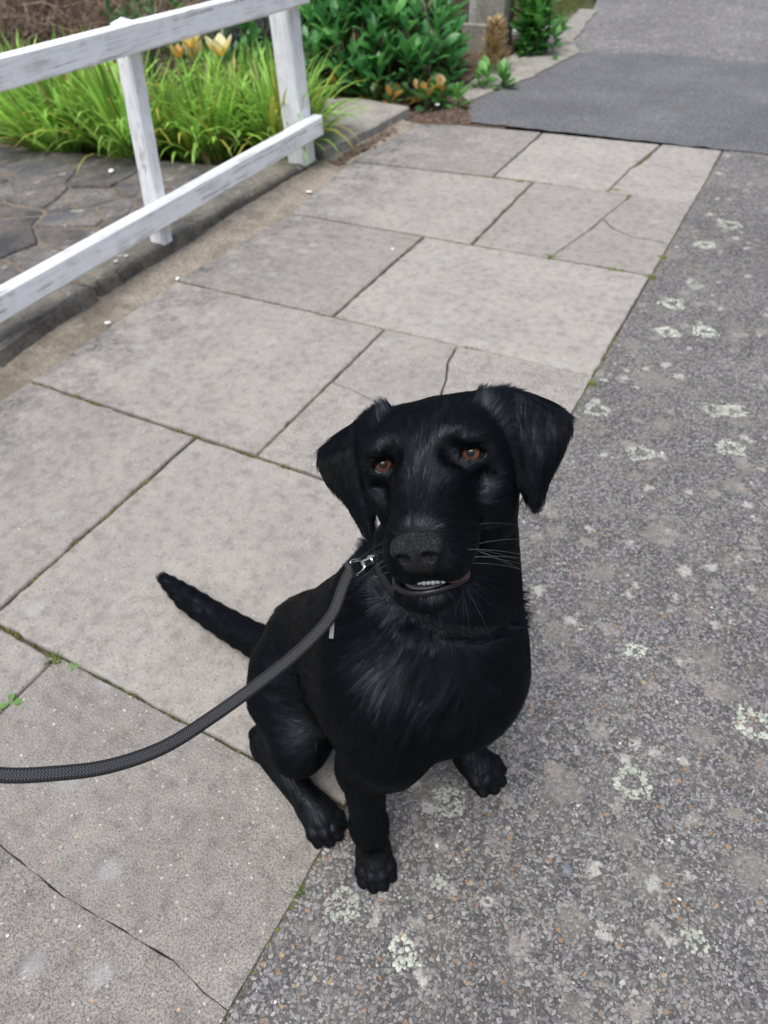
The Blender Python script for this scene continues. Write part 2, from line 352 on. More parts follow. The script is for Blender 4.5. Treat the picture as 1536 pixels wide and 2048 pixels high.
seeds = np.array(seeds)
for i, s in enumerate(seeds):
    P = np.array([(-4.6, -.3), (-1.972, -.3), (-1.972, 2.36), (-3.0, 2.24), (-4.6, 2.2)])
    for j, t in enumerate(seeds):
        if i != j and np.linalg.norm(s-t) < .9:
            P = clip(P, (s+t)/2, t-s)
            if len(P) < 3: break
    if len(P) < 3: continue
    V, F = prism(P, .02, .053+rng.uniform(-.004, .006), .008, .05, .004, tuple(rng.normal(0, .012, 2)), rng.uniform(.003, .009))
    obj('paving_stone', pymesh('paving_stone', V, F), CRAZY, cz)

def clods():
    mb = MB()
    for k in range(900):
        if k < 560: x, y, z = rng.uniform(-1.80, -1.40), rng.uniform(3.375, 3.80), -.002
        else: x, y, z = -1.735+rng.normal(0, .016), rng.uniform(2.68, 3.2), .002
        if k < 560 and x > -1.43-.12*(y-3.4) : continue
        v, f = blob((x, y, z), rng.uniform(.004, .013), rng.uniform(.003, .010), 6); mb.add(v, f, np.array((.125, .085, .060))*rng.uniform(.4, 1.4))
    o = mb.build('loose_soil', MOSS, None, False); o['kind'] = 'stuff'
# ---------------------------------------------------------------- loose and crusty things on the paths
CHIP = tint_mat('stone_chips', .75, 0, 0, .15)
def scatter_chips():
    N = 30000; P = []
    while len(P) < N:
        x, y = rng.uniform(-.285, 1.5, 4000), rng.uniform(-.15, 2.4, 4000)
        m = (rng.random(4000) < np.clip(1.15-.42*np.hypot(x, y), .12, 1)); P += list(zip(x[m], y[m]))
    P = np.array(P[:N]); r = rng.gamma(5, .00036, N)+.0007
    base = np.array([(1, 0, 0), (.3, .95, 0), (-.8, .6, 0), (-.8, -.6, 0), (.3, -.95, 0), (0.1, 0, .55)], float)
    a = rng.uniform(0, 6.28, N); ca, sa = np.cos(a), np.sin(a); st = rng.uniform(.6, 1.2, (N, 1))
    V = np.repeat(base[None], N, 0)*rng.uniform(.75, 1.25, (N, 6, 1)); V[:, :, 1] *= st; V[:, 5, :2] += rng.normal(0, .3, (N, 2))
    X = V[:, :, 0]*ca[:, None]-V[:, :, 1]*sa[:, None]; Y_ = V[:, :, 0]*sa[:, None]+V[:, :, 1]*ca[:, None]
    W = np.stack([X*r[:, None]+P[:, :1], Y_*r[:, None]+P[:, 1:2], V[:, :, 2]*r[:, None]*.8-.0003], 2)
    T = np.array([(0, 1, 5), (1, 2, 5), (2, 3, 5), (3, 4, 5), (4, 0, 5)]); F = (T[None]+6*np.arange(N)[:, None, None]).reshape(-1, 3)
    me = np_mesh('chippings', W.reshape(-1, 3), F); me.polygons.foreach_set('use_smooth', np.zeros(len(me.polygons), bool))
    g = rng.random(N); c = np.repeat((.08+.155*rng.random(N)**1.2)[:, None], 3, 1)*np.array([.94, .92, .89])
    c[g > .96] = (.20, .175, .16); c[g > .986] = (.25, .16, .10); c[g > .987] = (.30, .23, .13); c[g > .992] = (.50, .48, .45); bl = (g > .88) & (g < .93); c[bl] = (.13, .14, .165)
    colattr(me, np.repeat(c, 6, 0))
    o = obj('chippings', me, CHIP, asph); o['kind'] = 'stuff'
LICH = tint_mat('lichen_crust', .95, 0, 0, .2)
def blob(c, r, hgt, ns=7):
    V = [(c[0]+r*math.cos(2*math.pi*k/ns)*rng.uniform(.8, 1.2), c[1]+r*math.sin(2*math.pi*k/ns)*rng.uniform(.8, 1.2), c[2]) for k in range(ns)]
    V += [(c[0]+.6*r*math.cos(2*math.pi*k/ns), c[1]+.6*r*math.sin(2*math.pi*k/ns), c[2]+hgt*.8) for k in range(ns)]+[(c[0], c[1], c[2]+hgt)]
    F = [(k, (k+1) % ns, ns+(k+1) % ns, ns+k) for k in range(ns)]+[(ns+k, ns+(k+1) % ns, 2*ns) for k in range(ns)]
    return V, F
def lichens():
    for x, y, r, hole in ((-.174, .422, .026, .15), (-.241, .230, .024, .1), (-.143, .219, .021, .2), (.051, .567, .026, .55), (.192, .742, .030, .55), (-.144, .315, .011, .0), (-.004, .798, .018, .2), (.045, 1.419, .030, .45),
                         (-.126, 1.32, .030, .5), (-.255, 1.436, .030, .55), (-.01, 1.548, .030, .5), (-.156, 2.637, .040, .4), (-.201, 2.448, .034, .3), (.03, 1.56, .026, .5), (-.21, 2.02, .035, .4), (-.19, 1.86, .03, .4), (-.10, 1.90, .034, .3), (-.17, 2.15, .022, .0), (.25, 2.3, .03, .3), (.17, .40, .016, .2)):
        mb = MB(); col = np.array((.42, .44, .37))*rng.uniform(.6, 1.0)
        for k in range(int(105*(r/.025)**1.7)):
            a = rng.uniform(0, 6.283); q = r*math.sqrt(rng.uniform(hole**2, 1))*(1+.10*math.sin(3*a+x*40)+.09*math.sin(5*a+y*70)+rng.normal(0, .06))
            if rng.random() < .12: continue
            v, f = blob((x+q*math.cos(a), y+q*math.sin(a)*.9, .0004), rng.uniform(.0012, .0034), rng.uniform(.0008, .002)); mb.add(v, f, col*rng.uniform(.75, 1.15))
        o = mb.build('lichen', LICH, asph, True)
MOSS = tint_mat('moss', .95, 0, 0, .3)
def moss():
    mb = MB()
    lines = [((-1.6, Y[k]), (-.303, Y[k])) for k in (1, 2, 3, 4, 5, 6)]+[((-.303, -.2), (-.303, 3.37))]+[((x, Y[a]), (x, Y[a+1])) for x, a in ((-.885, 1), (-1.068, 2), (-.893, 3), (-1.068, 4), (-.893, 5))]+[((-.61, 2.17), (-.517, 2.77)), ((-.609, 2.78), (-.55, 3.36))]
    for i, (a, b_) in enumerate(lines):
        a, b_ = np.array(a), np.array(b_); L = np.linalg.norm(b_-a); s0 = rng.uniform(0, 9)
        for k in range(int(L*640)):
            t = rng.random(); q = a+(b_-a)*t
            f = math.sin(t*L*9+s0)+.7*math.sin(t*L*23+s0*2)+(1.0 if (i == 1 and q[0] > -.95) or (i == 6 and q[1] < .6) else 0)+(.7 if i == 3 and q[0] > -.7 else 0)
            if f < .15: continue
            d = (b_-a)/L; off = rng.normal(0, .0027); q = q+np.array([-d[1], d[0]])*off
            col = np.array((.135, .120, .030))*rng.uniform(.35, 1.1) if rng.random() < .8 else np.array((.15, .19, .035))*rng.uniform(.6, 1.1)
            v, f_ = blob((q[0], q[1], -.006), rng.uniform(.0015, .0038), rng.uniform(.004, .0095), 5); mb.add(v, f_, col)
    for x, y, r in ((-.64, 1.553, .03), (-.304, 1.535, .022), (-.305, 2.155, .02), (-.52, 2.755, .03), (-.303, 2.30, .015), (-.62, 2.175, .02), (-.88, .332, .012), (-.59, 2.80, .03), (-.41, 2.158, .03), (-.95, 2.76, .03)):
        for k in range(70):
            q = rng.normal(0, 1, 2)*r*np.array([.5, .22]); col = np.array((.12, .15, .03))*rng.uniform(.5, 1.2)
            v, f_ = blob((x+q[0], y+q[1], -.003), rng.uniform(.002, .004), rng.uniform(.005, .012), 5); mb.add(v, f_, col)
    o = mb.build('moss', MOSS, pav, True); o['kind'] = 'stuff'
# ---------------------------------------------------------------- white fence
def mat_paint():
    n = NT('weathered_white_paint'); v = n.vec('Object')
    g = n.noise(n.vec('Object', (60, 3, 60)), 1.6, 6, .7).outputs[0]       # grain runs along y on rails
    gp = n.noise(n.vec('Object', (60, 60, 3)), 1.6, 6, .7).outputs[0]      # and up the posts
    post = n.n('ObjectInfo').outputs['Alpha']
    gg = n.n('Mix', {0: post, 2: g, 3: gp}).outputs[0]
    spots = n.noise(v, 14, 5, .7).outputs[0]
    wear = n.math('MULTIPLY', n.ramp(gg, [(.48, 0.), (.58, 1.)]), n.ramp(spots, [(.36, 0.), (.60, 1.)]))
    c = n.mix(n.math('MULTIPLY', n.ramp(spots, [(.45, 0.), (.75, 1.)]), .28), (.82, .83, .835), (.60, .61, .59))
    c = n.mix(n.math('MULTIPLY', wear, .40), c, (.26, .25, .23))
    crack = n.ramp(n.noise(n.vec('Object', (110, 2.2, 110)), 1., 5, .6).outputs[0], [(.60, 0.), (.66, 1.)])
    crp = n.ramp(n.noise(n.vec('Object', (110, 110, 2.2)), 1., 5, .6).outputs[0], [(.60, 0.), (.66, 1.)])
    ck = n.math('MULTIPLY', n.n('Mix', {0: post, 2: crack, 3: crp}).outputs[0], n.ramp(spots, [(.42, 0.), (.55, 1.)]))
    c = n.mix(n.math('MULTIPLY', ck, .75), c, (.17, .16, .14))
    return n.done(c, .55, n.bump(n.math('SUBTRACT', n.math('MULTIPLY', gg, .6), ck), .7, .003))
PAINT = mat_paint()
def beam(name, pts, wid, parent, post):
    """bevelled square timber along y (rails) or z (posts); pts = (centre a, centre b), wid = two half sizes, ends sealed"""
    a, b_ = np.array(pts[0], float), np.array(pts[1], float); n = 14; V = []; bev = .006
    prof = [(-1, -1, 1, 0), (-1, -1, 0, 1), (-1, 1, 0, -1), (-1, 1, 1, 0), (1, 1, -1, 0), (1, 1, 0, -1), (1, -1, 0, 1), (1, -1, -1, 0)]
    for i in range(n):
        c = a+(b_-a)*i/(n-1)
        for sx, sy, bx, by in prof:
            u = sx*wid[0]+bx*bev+rng.normal(0, .0008); w_ = sy*wid[1]+by*bev+rng.normal(0, .0008)
            V.append((c[0]+u, c[1]+w_, c[2]) if post else (c[0]+u, c[1], c[2]+w_))
    F = [(i*8+k, i*8+(k+1) % 8, (i+1)*8+(k+1) % 8, (i+1)*8+k) for i in range(n-1) for k in range(8)]+[tuple(range(8))[::-1], tuple((n-1)*8+k for k in range(8))]
    if post:                                                 # weathered four-sided cap
        o = len(V)-8; V.append((b_[0], b_[1], b_[2]+.012)); F.pop(); F += [(o+k, o+(k+1) % 8, len(V)-1) for k in range(8)]
    bm_ = pymesh(name, V, F); o = obj(name, bm_, PAINT, parent); o.color = (1, 1, 1, 1. if post else 0.); return o
fence = empty('white_fence', (0, 0, 0))
tag(fence, 'weathered white two-rail timber fence standing on the stone kerb', 'fence')
for (x0, y0), (x1, y1), zb, zt in (((-1.842, .80), (-1.845, .84), .05, .70), ((-1.824, 1.702), (-1.832, 1.782), .045, .652), ((-1.846, 2.596), (-1.846, 2.596), .025, .80)):
    beam('post', ((x0, y0, zb), (x1, y1, zt)), (((.043, .043) if zb != .045 else (.0275, .0275))), fence, True)
beam('rail', ((-1.779, -1.2, .690), (-1.781, 2.645, .603)), (.020, .036), fence, False)
beam('rail', ((-1.778, -1.2, .128), (-1.780, 2.648, .160)), (.022, .037), fence, False)

# ---------------------------------------------------------------- leaves
LEAF = tint_mat('green_leaf', .36, .35, 0, .22)
STRAP = tint_mat('strap_leaf', .42, .38, 0, .15)
PETAL = tint_mat('flower_petal', .5, .45, 0, .1)
WOOD = mat_simple('pale_bark', (.26, .19, .15), (.46, .37, .31), 16, .6, .004)
def ribbon(base, d, L, wd, droop, k=6, fold=.25):
    """arching strap leaf"""
    d = unit(np.array(d, float)); side = np.cross(d, (0, 0, 1.)); side = side/max(np.linalg.norm(side), 1e-6); P = []; p = np.array(base, float); dirn = d.copy(); V = []
    for i in range(k+1):
        t = i/k; w_ = wd*(1-t**2.2)*(.75+.5*math.sin(min(t*2.2, 1.57))); up = np.cross(side, dirn)
        V += [p-side*w_+up*w_*fold, p.copy(), p+side*w_+up*w_*fold]
        p = p+dirn*L/k; dirn = unit(dirn+np.array([0, 0, -droop*(1.2*t+.15)]))
    F = []
    for i in range(k): F += [(3*i, 3*i+1, 3*i+4, 3*i+3), (3*i+1, 3*i+2, 3*i+5, 3*i+4)]
    return V, F
def strap_clump(c, n, spread, Lr, label, yellow=.12):
    t = empty('strap_leaf_plant', (c[0], c[1], .022)); tag(t, label, 'plant', 'grassy clumps in the flower bed'); mb = MB()
    for i in range(int(n*.8)):
        a = rng.uniform(0, 6.283); q = spread*math.sqrt(rng.random()); lean = rng.uniform(.03, .95)*(.5+q/spread)
        base = (c[0]+q*math.cos(a), c[1]+q*math.sin(a)*.8, .02); a2 = a+rng.normal(0, .6)
        L = rng.uniform(*Lr); col = np.array((.34, .62, .11))*rng.uniform(.35, 1.25)+np.array((.045, .03, 0))*rng.random()
        g = rng.random()
        if g < yellow: col = np.array((.46, .44, .08))*rng.uniform(.7, 1.1)
        if g < .02: col = np.array((.42, .32, .16))
        V, F = ribbon(base, (lean*math.cos(a2), lean*math.sin(a2), 1), L, rng.uniform(.0060, .0125), rng.uniform(.08, .62)); mb.add(V, F, col)
    for v in range(len(mb.V)): mb.V[v] = (mb.V[v][0]-c[0], mb.V[v][1]-c[1], mb.V[v][2]-.022)
    o = mb.build('leaves', STRAP, t, True); o['kind'] = 'stuff'; return t
for c, n, sp, Lr, lb in (((-3.02, 2.40), 420, .17, (.26, .48), 'dark green grassy clump at the left end of the flower bed'), ((-2.62, 2.44), 420, .16, (.28, .50), 'grassy clump of strap leaves left of the leaning fence post'),
                         ((-2.32, 2.54), 360, .14, (.22, .40), 'grassy clump directly behind the leaning fence post'), ((-2.05, 2.74), 420, .13, (.24, .44), 'bright green grassy clump beside the tall fence post'),
                         ((-2.48, 2.98), 300, .17, (.20, .36), 'tall grassy clump below the yellow tulips'), ((-3.45, 2.55), 300, .2, (.25, .45), 'grassy clump hidden behind the top rail farthest from the path')):
    strap_clump(c, n, sp, Lr, lb)

def leaf_mesh(name, col, Lf=.10, W=.021, cup=.25, bend=.35, tip=2.4):
    """spoon-shaped leaf growing along +x from the origin, upper side +z"""
    V = []; k = 5
    for i in range(k+1):
        t = i/k; w_ = W*max(.10, math.sin(math.pi*min(1, t**1.5)*.93+.06))*(1 if t < .98 else .35)
        x = Lf*t; z = -bend*Lf*t*t*.6
        V += [(x, -w_, z+cup*w_), (x, 0, z), (x, w_, z+cup*w_)]
    F = []
    for i in range(k): F += [(3*i, 3*i+3, 3*i+4, 3*i+1), (3*i+1, 3*i+4, 3*i+5, 3*i+2)]
    me = pymesh(name, V, F, True); colattr(me, np.array([col]*len(V))); return me
def leafy(name, label, cat, centres, nleaf, leaves, keep, parent_loc, lean=(.15, 1.05), stem_col=(.09, .12, .03), group=None):
    """rosettes of single leaves: the nearest are objects, the rest one mass"""
    t = empty(name, parent_loc); tag(t, label, cat, group); items = []; pl = np.array(parent_loc, float)
    mb = MB()
    for c in centres:
        c = np.array(c, float)
        V, F = tube([(c[0], c[1], .02), (c[0]+rng.normal(0, .01), c[1]+rng.normal(0, .01), c[2]*.6), c], [.005, .004, .003], 5); mb.add(np.array(V)-pl, F, stem_col)
        for k in range(nleaf):
            a = k*2.4+rng.normal(0, .25); e = lean[0]+(lean[1]-lean[0])*(1-k/nleaf)*rng.uniform(.8, 1.2)   # lower leaves lie flatter
            p = c+np.array([0, 0, -.010*k*rng.uniform(.5, 1.2)]); s = rng.uniform(.7, 1.2)
            M_ = Matrix.Translation(p-pl) @ Matrix.Rotation(a, 4, 'Z') @ Matrix.Rotation(-(1.45-1.25*k/nleaf)*rng.uniform(.75, 1.05), 4, 'Y') @ Matrix.Rotation(rng.normal(0, .3), 4, 'X') @ Matrix.Diagonal((s, s*rng.uniform(.85, 1.15), s, 1))
            items.append((math.hypot(p[0], p[1])-.8*p[2], M_, leaves[rng.integers(len(leaves))]))
    items.sort(key=lambda x: x[0])
    for d, M_, me in items[:keep]:
        o = bpy.data.objects.new('leaf', me); LINK(o); o.parent = t; o.matrix_local = M_
    if mb.V: obj('stems', pymesh('stems', mb.V, mb.F, True), STEM, t)['kind'] = 'stuff'
    rest = items[keep:]
    if rest:
        VV, FF, CC = [], [], []; off = 0
        for d, M_, me in rest:
            n = len(me.vertices); co = np.empty(n*3, np.float32); me.vertices.foreach_get('co', co); co = co.reshape(-1, 3)
            m = np.array(M_); VV.append(co@m[:3, :3].T+m[:3, 3]); c_ = np.empty(n*4, np.float32); me.color_attributes['tint'].data.foreach_get('color', c_); CC.append(c_.reshape(-1, 4)[:, :3])
            FF += [tuple(v+off for v in p.vertices) for p in me.polygons]; off += n
        me = pymesh('foliage', np.vstack(VV), FF, True); colattr(me, np.vstack(CC)); obj('foliage', me, LEAF, t)['kind'] = 'stuff'
    return t
STEM = mat_simple('plant_stem', (.07, .10, .025), (.12, .13, .05), 30, .3, .002)
def leafset(cols, **kw):
    out = []
    for c in cols:
        me = leaf_mesh('leaf', c, **kw); me.materials.append(LEAF); out.append(me)
    return out
def in_poly(p, P):
    r = False; j = len(P)-1
    for i in range(len(P)):
        if (P[i][1] > p[1]) != (P[j][1] > p[1]) and p[0] < (P[j][0]-P[i][0])*(p[1]-P[i][1])/(P[j][1]-P[i][1])+P[i][0]: r = not r
        j = i
    return r
shrub_poly = [(-2.40, 3.42), (-2.05, 3.50), (-1.80, 3.62), (-1.72, 3.85), (-1.84, 4.2), (-2.1, 4.5), (-2.7, 4.5), (-2.75, 3.7)]
cs = []
for _try in range(6000):
    if len(cs) >= 150: break
    p = (rng.uniform(-2.75, -1.6), rng.uniform(3.4, 4.6))
    if not in_poly(p, shrub_poly) or any((p[0]-q[0])**2+(p[1]-q[1])**2 < .0042 for q in cs): continue
    de = min(np.hypot(p[0]-a[0]-(b_[0]-a[0])*t, p[1]-a[1]-(b_[1]-a[1])*t) for a, b_ in zip(shrub_poly, shrub_poly[1:]+shrub_poly[:1]) for t in np.linspace(0, 1, 9))
    cs.append((p[0], p[1], .10+.36*min(1, de/.28)**.6+rng.normal(0, .025)))
dark = leafset([(.070, .24, .060), (.095, .30, .070), (.055, .195, .060), (.125, .35, .085), (.085, .265, .085)], Lf=.125, W=.023)
leafy('dark_leafy_shrub', 'broad mound of dark green spoon-shaped leaves beyond the fence', 'shrub', cs, 13, dark, 300, (-2.1, 3.95, .022))
low = leafset([(.05, .14, .035), (.06, .16, .04), (.045, .12, .04), (.30, .17, .03)], Lf=.075, W=.019)
leafy('low_weeds', 'low fringe of small green leaves along the front of the dark shrub', 'weed', [(x, 3.40+.20*(x+2.4)+rng.normal(0, .03), .06+rng.uniform(0, .03)) for x in np.linspace(-2.4, -1.66, 15)], 8, low, 60, (-2.0, 3.45, .022))
bright = leafset([(.11, .30, .06), (.15, .36, .075), (.09, .25, .05)], Lf=.085, W=.019)
leafy('roadside_weed', 'pale green weed sprouting at the dark tarmac edge by the dead plant', 'weed', [(-1.60+rng.normal(0, .04), 3.98+rng.normal(0, .04), .05) for _ in range(5)], 10, bright, 50, (-1.60, 3.98, .01), group='weeds at the tarmac edge')
leafy('roadside_weed', 'pale green weed nearest the corner of the paving slabs', 'weed', [(-1.70+rng.normal(0, .05), 3.62+rng.normal(0, .03), .05) for _ in range(5)], 9, bright, 45, (-1.70, 3.62, .01), group='weeds at the tarmac edge')
mid = leafset([(.075, .24, .045), (.10, .29, .055), (.12, .33, .07), (.06, .20, .045)], Lf=.10, W=.022)
cs = [(-1.625+rng.normal(0, .065), 4.80+rng.normal(0, .09), rng.uniform(.03, .34)) for _ in range(38)]
leafy('bright_leafy_plant', 'bright green leafy plant growing against the concrete gatepost', 'plant', cs, 11, mid, 200, (-1.66, 4.8, .022))
gcs = leafset([(.06, .18, .045), (.08, .22, .055), (.10, .26, .075)], Lf=.085, W=.017)
leafy('leafy_perennial', 'green leafy perennial behind the bamboo cane', 'plant', [(-2.72+rng.normal(0, .16), 3.45+rng.normal(0, .1), rng.uniform(.1, .32)) for _ in range(26)], 11, gcs, 110, (-2.72, 3.45, .022), group='leafy perennials behind the flower bed')
leafy('leafy_perennial', 'feathery dark green perennial behind the tulips, left of the cane', 'plant', [(-3.25+rng.normal(0, .2), 3.55+rng.normal(0, .12), rng.uniform(.12, .42)) for _ in range(34)], 12, leafset([(.055, .16, .045), (.08, .20, .055)], Lf=.07, W=.011), 110, (-3.25, 3.55, .022), group='leafy perennials behind the flower bed')
leafy('leafy_perennial', 'leafy plant between the tall fence post and the lavender', 'plant', [(-2.35+rng.normal(0, .08), 3.20+rng.normal(0, .07), rng.uniform(.08, .22)) for _ in range(14)], 10, gcs, 80, (-2.35, 3.2, .022), group='leafy perennials behind the flower bed')

# ---------------------------------------------------------------- flowers
def tulip(x, y, z, label, opened, cols, sc=1.):
    t = empty('tulip', (x, y, .022)); tag(t, label, 'flower', 'tulips in the flower bed')
    bx, by = rng.normal(0, .02, 2); V, F = tube([(bx, by, 0), (bx*.4, by*.4, (z-.02)*.6), (0, 0, z-.022)], [.004, .0035, .003], 6)
    obj('stem', pymesh('stem', V, F, True), STEM, t)
    fl = empty('flower_head', (0, 0, z-.022), t)
    for k in range(6):
        V = []; a = k*math.pi/3+rng.normal(0, .12); out = (1 if k % 2 else .8)*opened
        for i in range(6):
            u = i/5; w_ = .019*sc*math.sin(math.pi*min(.96, u*.8+.14)); r = .004+(.024*math.sin(u*1.6)+out*.018*u*u)*sc; zz = .052*sc*u*(1-.25*out*u)
            V += [(r*math.cos(a)-s*w_*math.sin(a), r*math.sin(a)+s*w_*math.cos(a), zz-abs(s)*.003) for s in (-1, 0, 1)]
        F = [q for i in range(5) for q in ((3*i, 3*i+3, 3*i+4, 3*i+1), (3*i+1, 3*i+4, 3*i+5, 3*i+2))]
        me = pymesh('petal', V, F, True); cc = np.array([np.array(cols[0])*(1-i/5)+np.array(cols[1])*(i/5) for i in range(6) for _ in range(3)]); colattr(me, cc)
        obj('petal', me, PETAL, fl)
    for k in range(2):
        V, F = ribbon((0, 0, .01), (math.cos(k*2.8+x), math.sin(k*2.8+x), 2.2), .22, .016, .16); me = pymesh('leaf', V, F, True); colattr(me, np.array([(.10, .19, .07)]*len(V))); obj('leaf', me, STRAP, t)
yel = ((.88, .66, .16), (.93, .86, .58))
tulip(-2.62, 2.93, .335, 'pale yellow tulip, the tallest left bloom under the top rail', .35, yel, 1.7)
tulip(-2.50, 2.98, .298, 'pale yellow tulip right of the other tulips, widest open', .6, yel, 1.7)
tulip(-2.64, 2.96, .285, 'cream tinged tulip just below the tallest yellow bloom', .25, ((.88, .66, .20), (.93, .88, .70)), 1.4)
tulip(-2.73, 2.95, .285, 'small yellow tulip lowest and leftmost of the tulips', .2, ((.68, .34, .05), (.72, .5, .2)), 1.0)
tulip(-2.33, 2.95, .205, 'white tulip bud in the grass near the tall fence post', .05, ((.55, .50, .35), (.74, .70, .58)), .95)
t = empty('buttercup', (-2.655, 2.70, .022)); tag(t, 'small bright yellow flower just right of the leaning post', 'flower')
V, F = tube([(0, 0, 0), (.004, 0, .12), (0, 0, .205)], .0018, 5); obj('stem', pymesh('stem', V, F, True), STEM, t)
for k in range(6):
    a = k*math.pi/3; V = [(0, 0, .205), (.010*math.cos(a-.5), .010*math.sin(a-.5), .212), (.019*math.cos(a), .019*math.sin(a), .213), (.010*math.cos(a+.5), .010*math.sin(a+.5), .212)]
    me = pymesh('petal', V, [(0, 1, 2, 3)]); colattr(me, np.array([(.75, .50, .01)]*4)); obj('petal', me, PETAL, t)
t = empty('withered_tulip', (-2.30, 2.40, .022)); tag(t, 'withered pale leaf curled at the foot of the grass', 'dead leaf')
V, F = ribbon((0, 0, .075), (-1, .15, .25), .10, .020, .35); me = pymesh('blade', V, F, True); colattr(me, np.array([(.50, .50, .24)]*len(V))); obj('blade', me, STRAP, t)
V, F = ribbon((.10, .02, .0), (-.4, .1, 1), .10, .014, .5); me = pymesh('blade', V, F, True); colattr(me, np.array([(.50, .34, .17)]*len(V))); obj('blade', me, STRAP, t)
V, F = tube([(-2.640, 3.10, .0), (-2.625, 3.15, .3), (-2.560, 3.2, .62)], .0055, 8); o = obj('cane', pymesh('cane', V, F, True), WOOD); tag(o, 'thin upright brown cane standing among the tulips', 'garden cane')

# lavender: many thin grey stems with small purple-grey heads
t = empty('lavender_bush', (-2.86, 3.72, .022)); tag(t, 'grey purple lavender bush behind the fence rail', 'bush'); mb = MB()
for i in range(420):
    a = rng.uniform(0, 6.28); q = .16*math.sqrt(rng.random()); L = rng.uniform(.22, .46); ln = q*1.3
    p0 = np.array((q*.4*math.cos(a), q*.4*math.sin(a), 0)); p1 = p0+np.array((ln*math.cos(a), ln*math.sin(a), L))
    V, F = tube([p0, (p0+p1)/2+np.array((0, 0, .02)), p1], [.0014, .0012, .001], 3); mb.add(V, F, np.array((.10, .12, .09))*rng.uniform(.6, 1.2))
    d = (p1-p0)/L; V, F = tube([p1-d*.045, p1-d*.02, p1], [.003, .0055, .002], 5); mb.add(V, F, np.array((.17, .145, .20))*rng.uniform(.6, 1.2))
    for k in range(3):
        u = rng.uniform(.1, .8); V, F = ribbon(p0+(p1-p0)*u, (math.cos(a+k*2), math.sin(a+k*2), .8), .035, .0022, .2, 2); mb.add(V, F, np.array((.10, .13, .09))*rng.uniform(.7, 1.2))
o = mb.build('stems', tint_mat('lavender_stem', .8, 0, 0, .2), t); o['kind'] = 'stuff'

# pruned pale stems rising out of the dark shrub
t = empty('pruned_branch', (-1.93, 3.9, .022)); tag(t, 'pale pinkish pruned branches rising out of the dark shrub', 'branch')
for P, r in (([(.06, -.06, .05), (.06, -.02, .20), (.01, .0, .30), (-.06, .05, .46), (-.09, .06, .62)], (.015, .020, .024, .022, .020)), ([(.03, .0, .10), (-.05, .02, .26), (-.17, .05, .42), (-.25, .06, .60)], (.022, .020, .018, .017)), ([(.0, .02, .28), (.09, .07, .46), (.10, .09, .60)], (.012, .011, .010))):
    P = catmull(P, 4); V, F = tube(P, np.interp(np.linspace(0, 1, len(P)), np.linspace(0, 1, len(r)), r)*(1+.08*rng.normal(size=len(P))), 9); obj('limb', pymesh('limb', V, F, True), WOOD, t)

# brown dead plant by the gatepost
t = empty('dead_plant', (-1.67, 4.28, .022)); tag(t, 'small brown dried-up conifer between the two green plants', 'dead plant'); mb = MB()
for i in range(420):
    a = rng.uniform(0, 6.28); z = rng.random(); q = .080*(1-z*.5)*math.sqrt(rng.random()); p = np.array((q*math.cos(a), q*math.sin(a), .02+.20*z))
    V, F = ribbon(p, (math.cos(a), math.sin(a), rng.uniform(.4, 2)), rng.uniform(.025, .05), .006, .2, 3); mb.add(V, F, np.array((.50, .36, .17))*rng.uniform(.5, 1.25))
o = mb.build('foliage', tint_mat('dry_leaf', .8, .2, 0, .2), t); o['kind'] = 'stuff'
V, F = tube([(0, 0, 0), (0, .005, .2)], .006, 6); obj('trunk', pymesh('trunk', V, F, True), WOOD, t)

# concrete gatepost with a paler upright beside it
t = empty('gatepost', (-1.87, 4.72, 0)); tag(t, 'grey concrete gatepost behind the dark shrub', 'gatepost')
def box(name, lo, hi, mat, parent, bev=.006):
    V, F = prism([(lo[0], lo[1]), (hi[0], lo[1]), (hi[0], hi[1]), (lo[0], hi[1])], lo[2], hi[2], bev, .2, 0.); return obj(name, pymesh(name, V, F), mat, parent)
PALE = mat_simple('pale_concrete', (.34, .33, .31), (.45, .44, .42), 6, .4, .003)
box('pillar', (-.075, -.06, 0), (.095, .10, 1.15), CONC, t); box('cap', (-.095, -.08, 1.15), (.115, .12, 1.20), PALE, t); box('upright', (-.135, -.03, 0), (-.079, .03, 1.05), PALE, t)
box('plinth', (-.16, -.10, 0), (.12, -.064, .16), CONC, t)

# brown twiggy hedge at the back of the garden
TWIG = tint_mat('dry_twig', .85, 0, 0, .25)
t = empty('twiggy_hedge', (-4.6, 4.15, .02)); tag(t, 'brown leafless twiggy hedge behind the flower bed', 'hedge'); mb = MB()
for i in range(4200):
    p = np.array((rng.uniform(-1.9, 1.0), rng.uniform(-.35, .35), rng.uniform(-.02, .85))); d = unit(np.array((rng.normal(0, .7), rng.normal(0, .6), rng.normal(.55, .6)))); L = rng.uniform(.12, .42); b2 = rng.normal(0, .035, 3)
    V, F = tube([p, p+d*L*.5+b2, p+d*L], [.0035*rng.uniform(.5, 1.5), .0025, .0012], 3, False); c = np.array((.34, .24, .165)) if rng.random() < .75 else np.array((.42, .35, .29)); mb.add(V, F, c*rng.uniform(.45, 1.2))
o = mb.build('twigs', TWIG, t); o['kind'] = 'stuff'
for i in range(16):
    x = -1.8+i*.18; V, F = tube(catmull([(x, 0, -.02), (x+rng.normal(0, .04), rng.normal(0, .05), .45), (x+rng.normal(0, .12), rng.normal(0, .1), .95)], 3), .012, 6); obj('trunk', pymesh('trunk', V, F, True), WOOD, t)

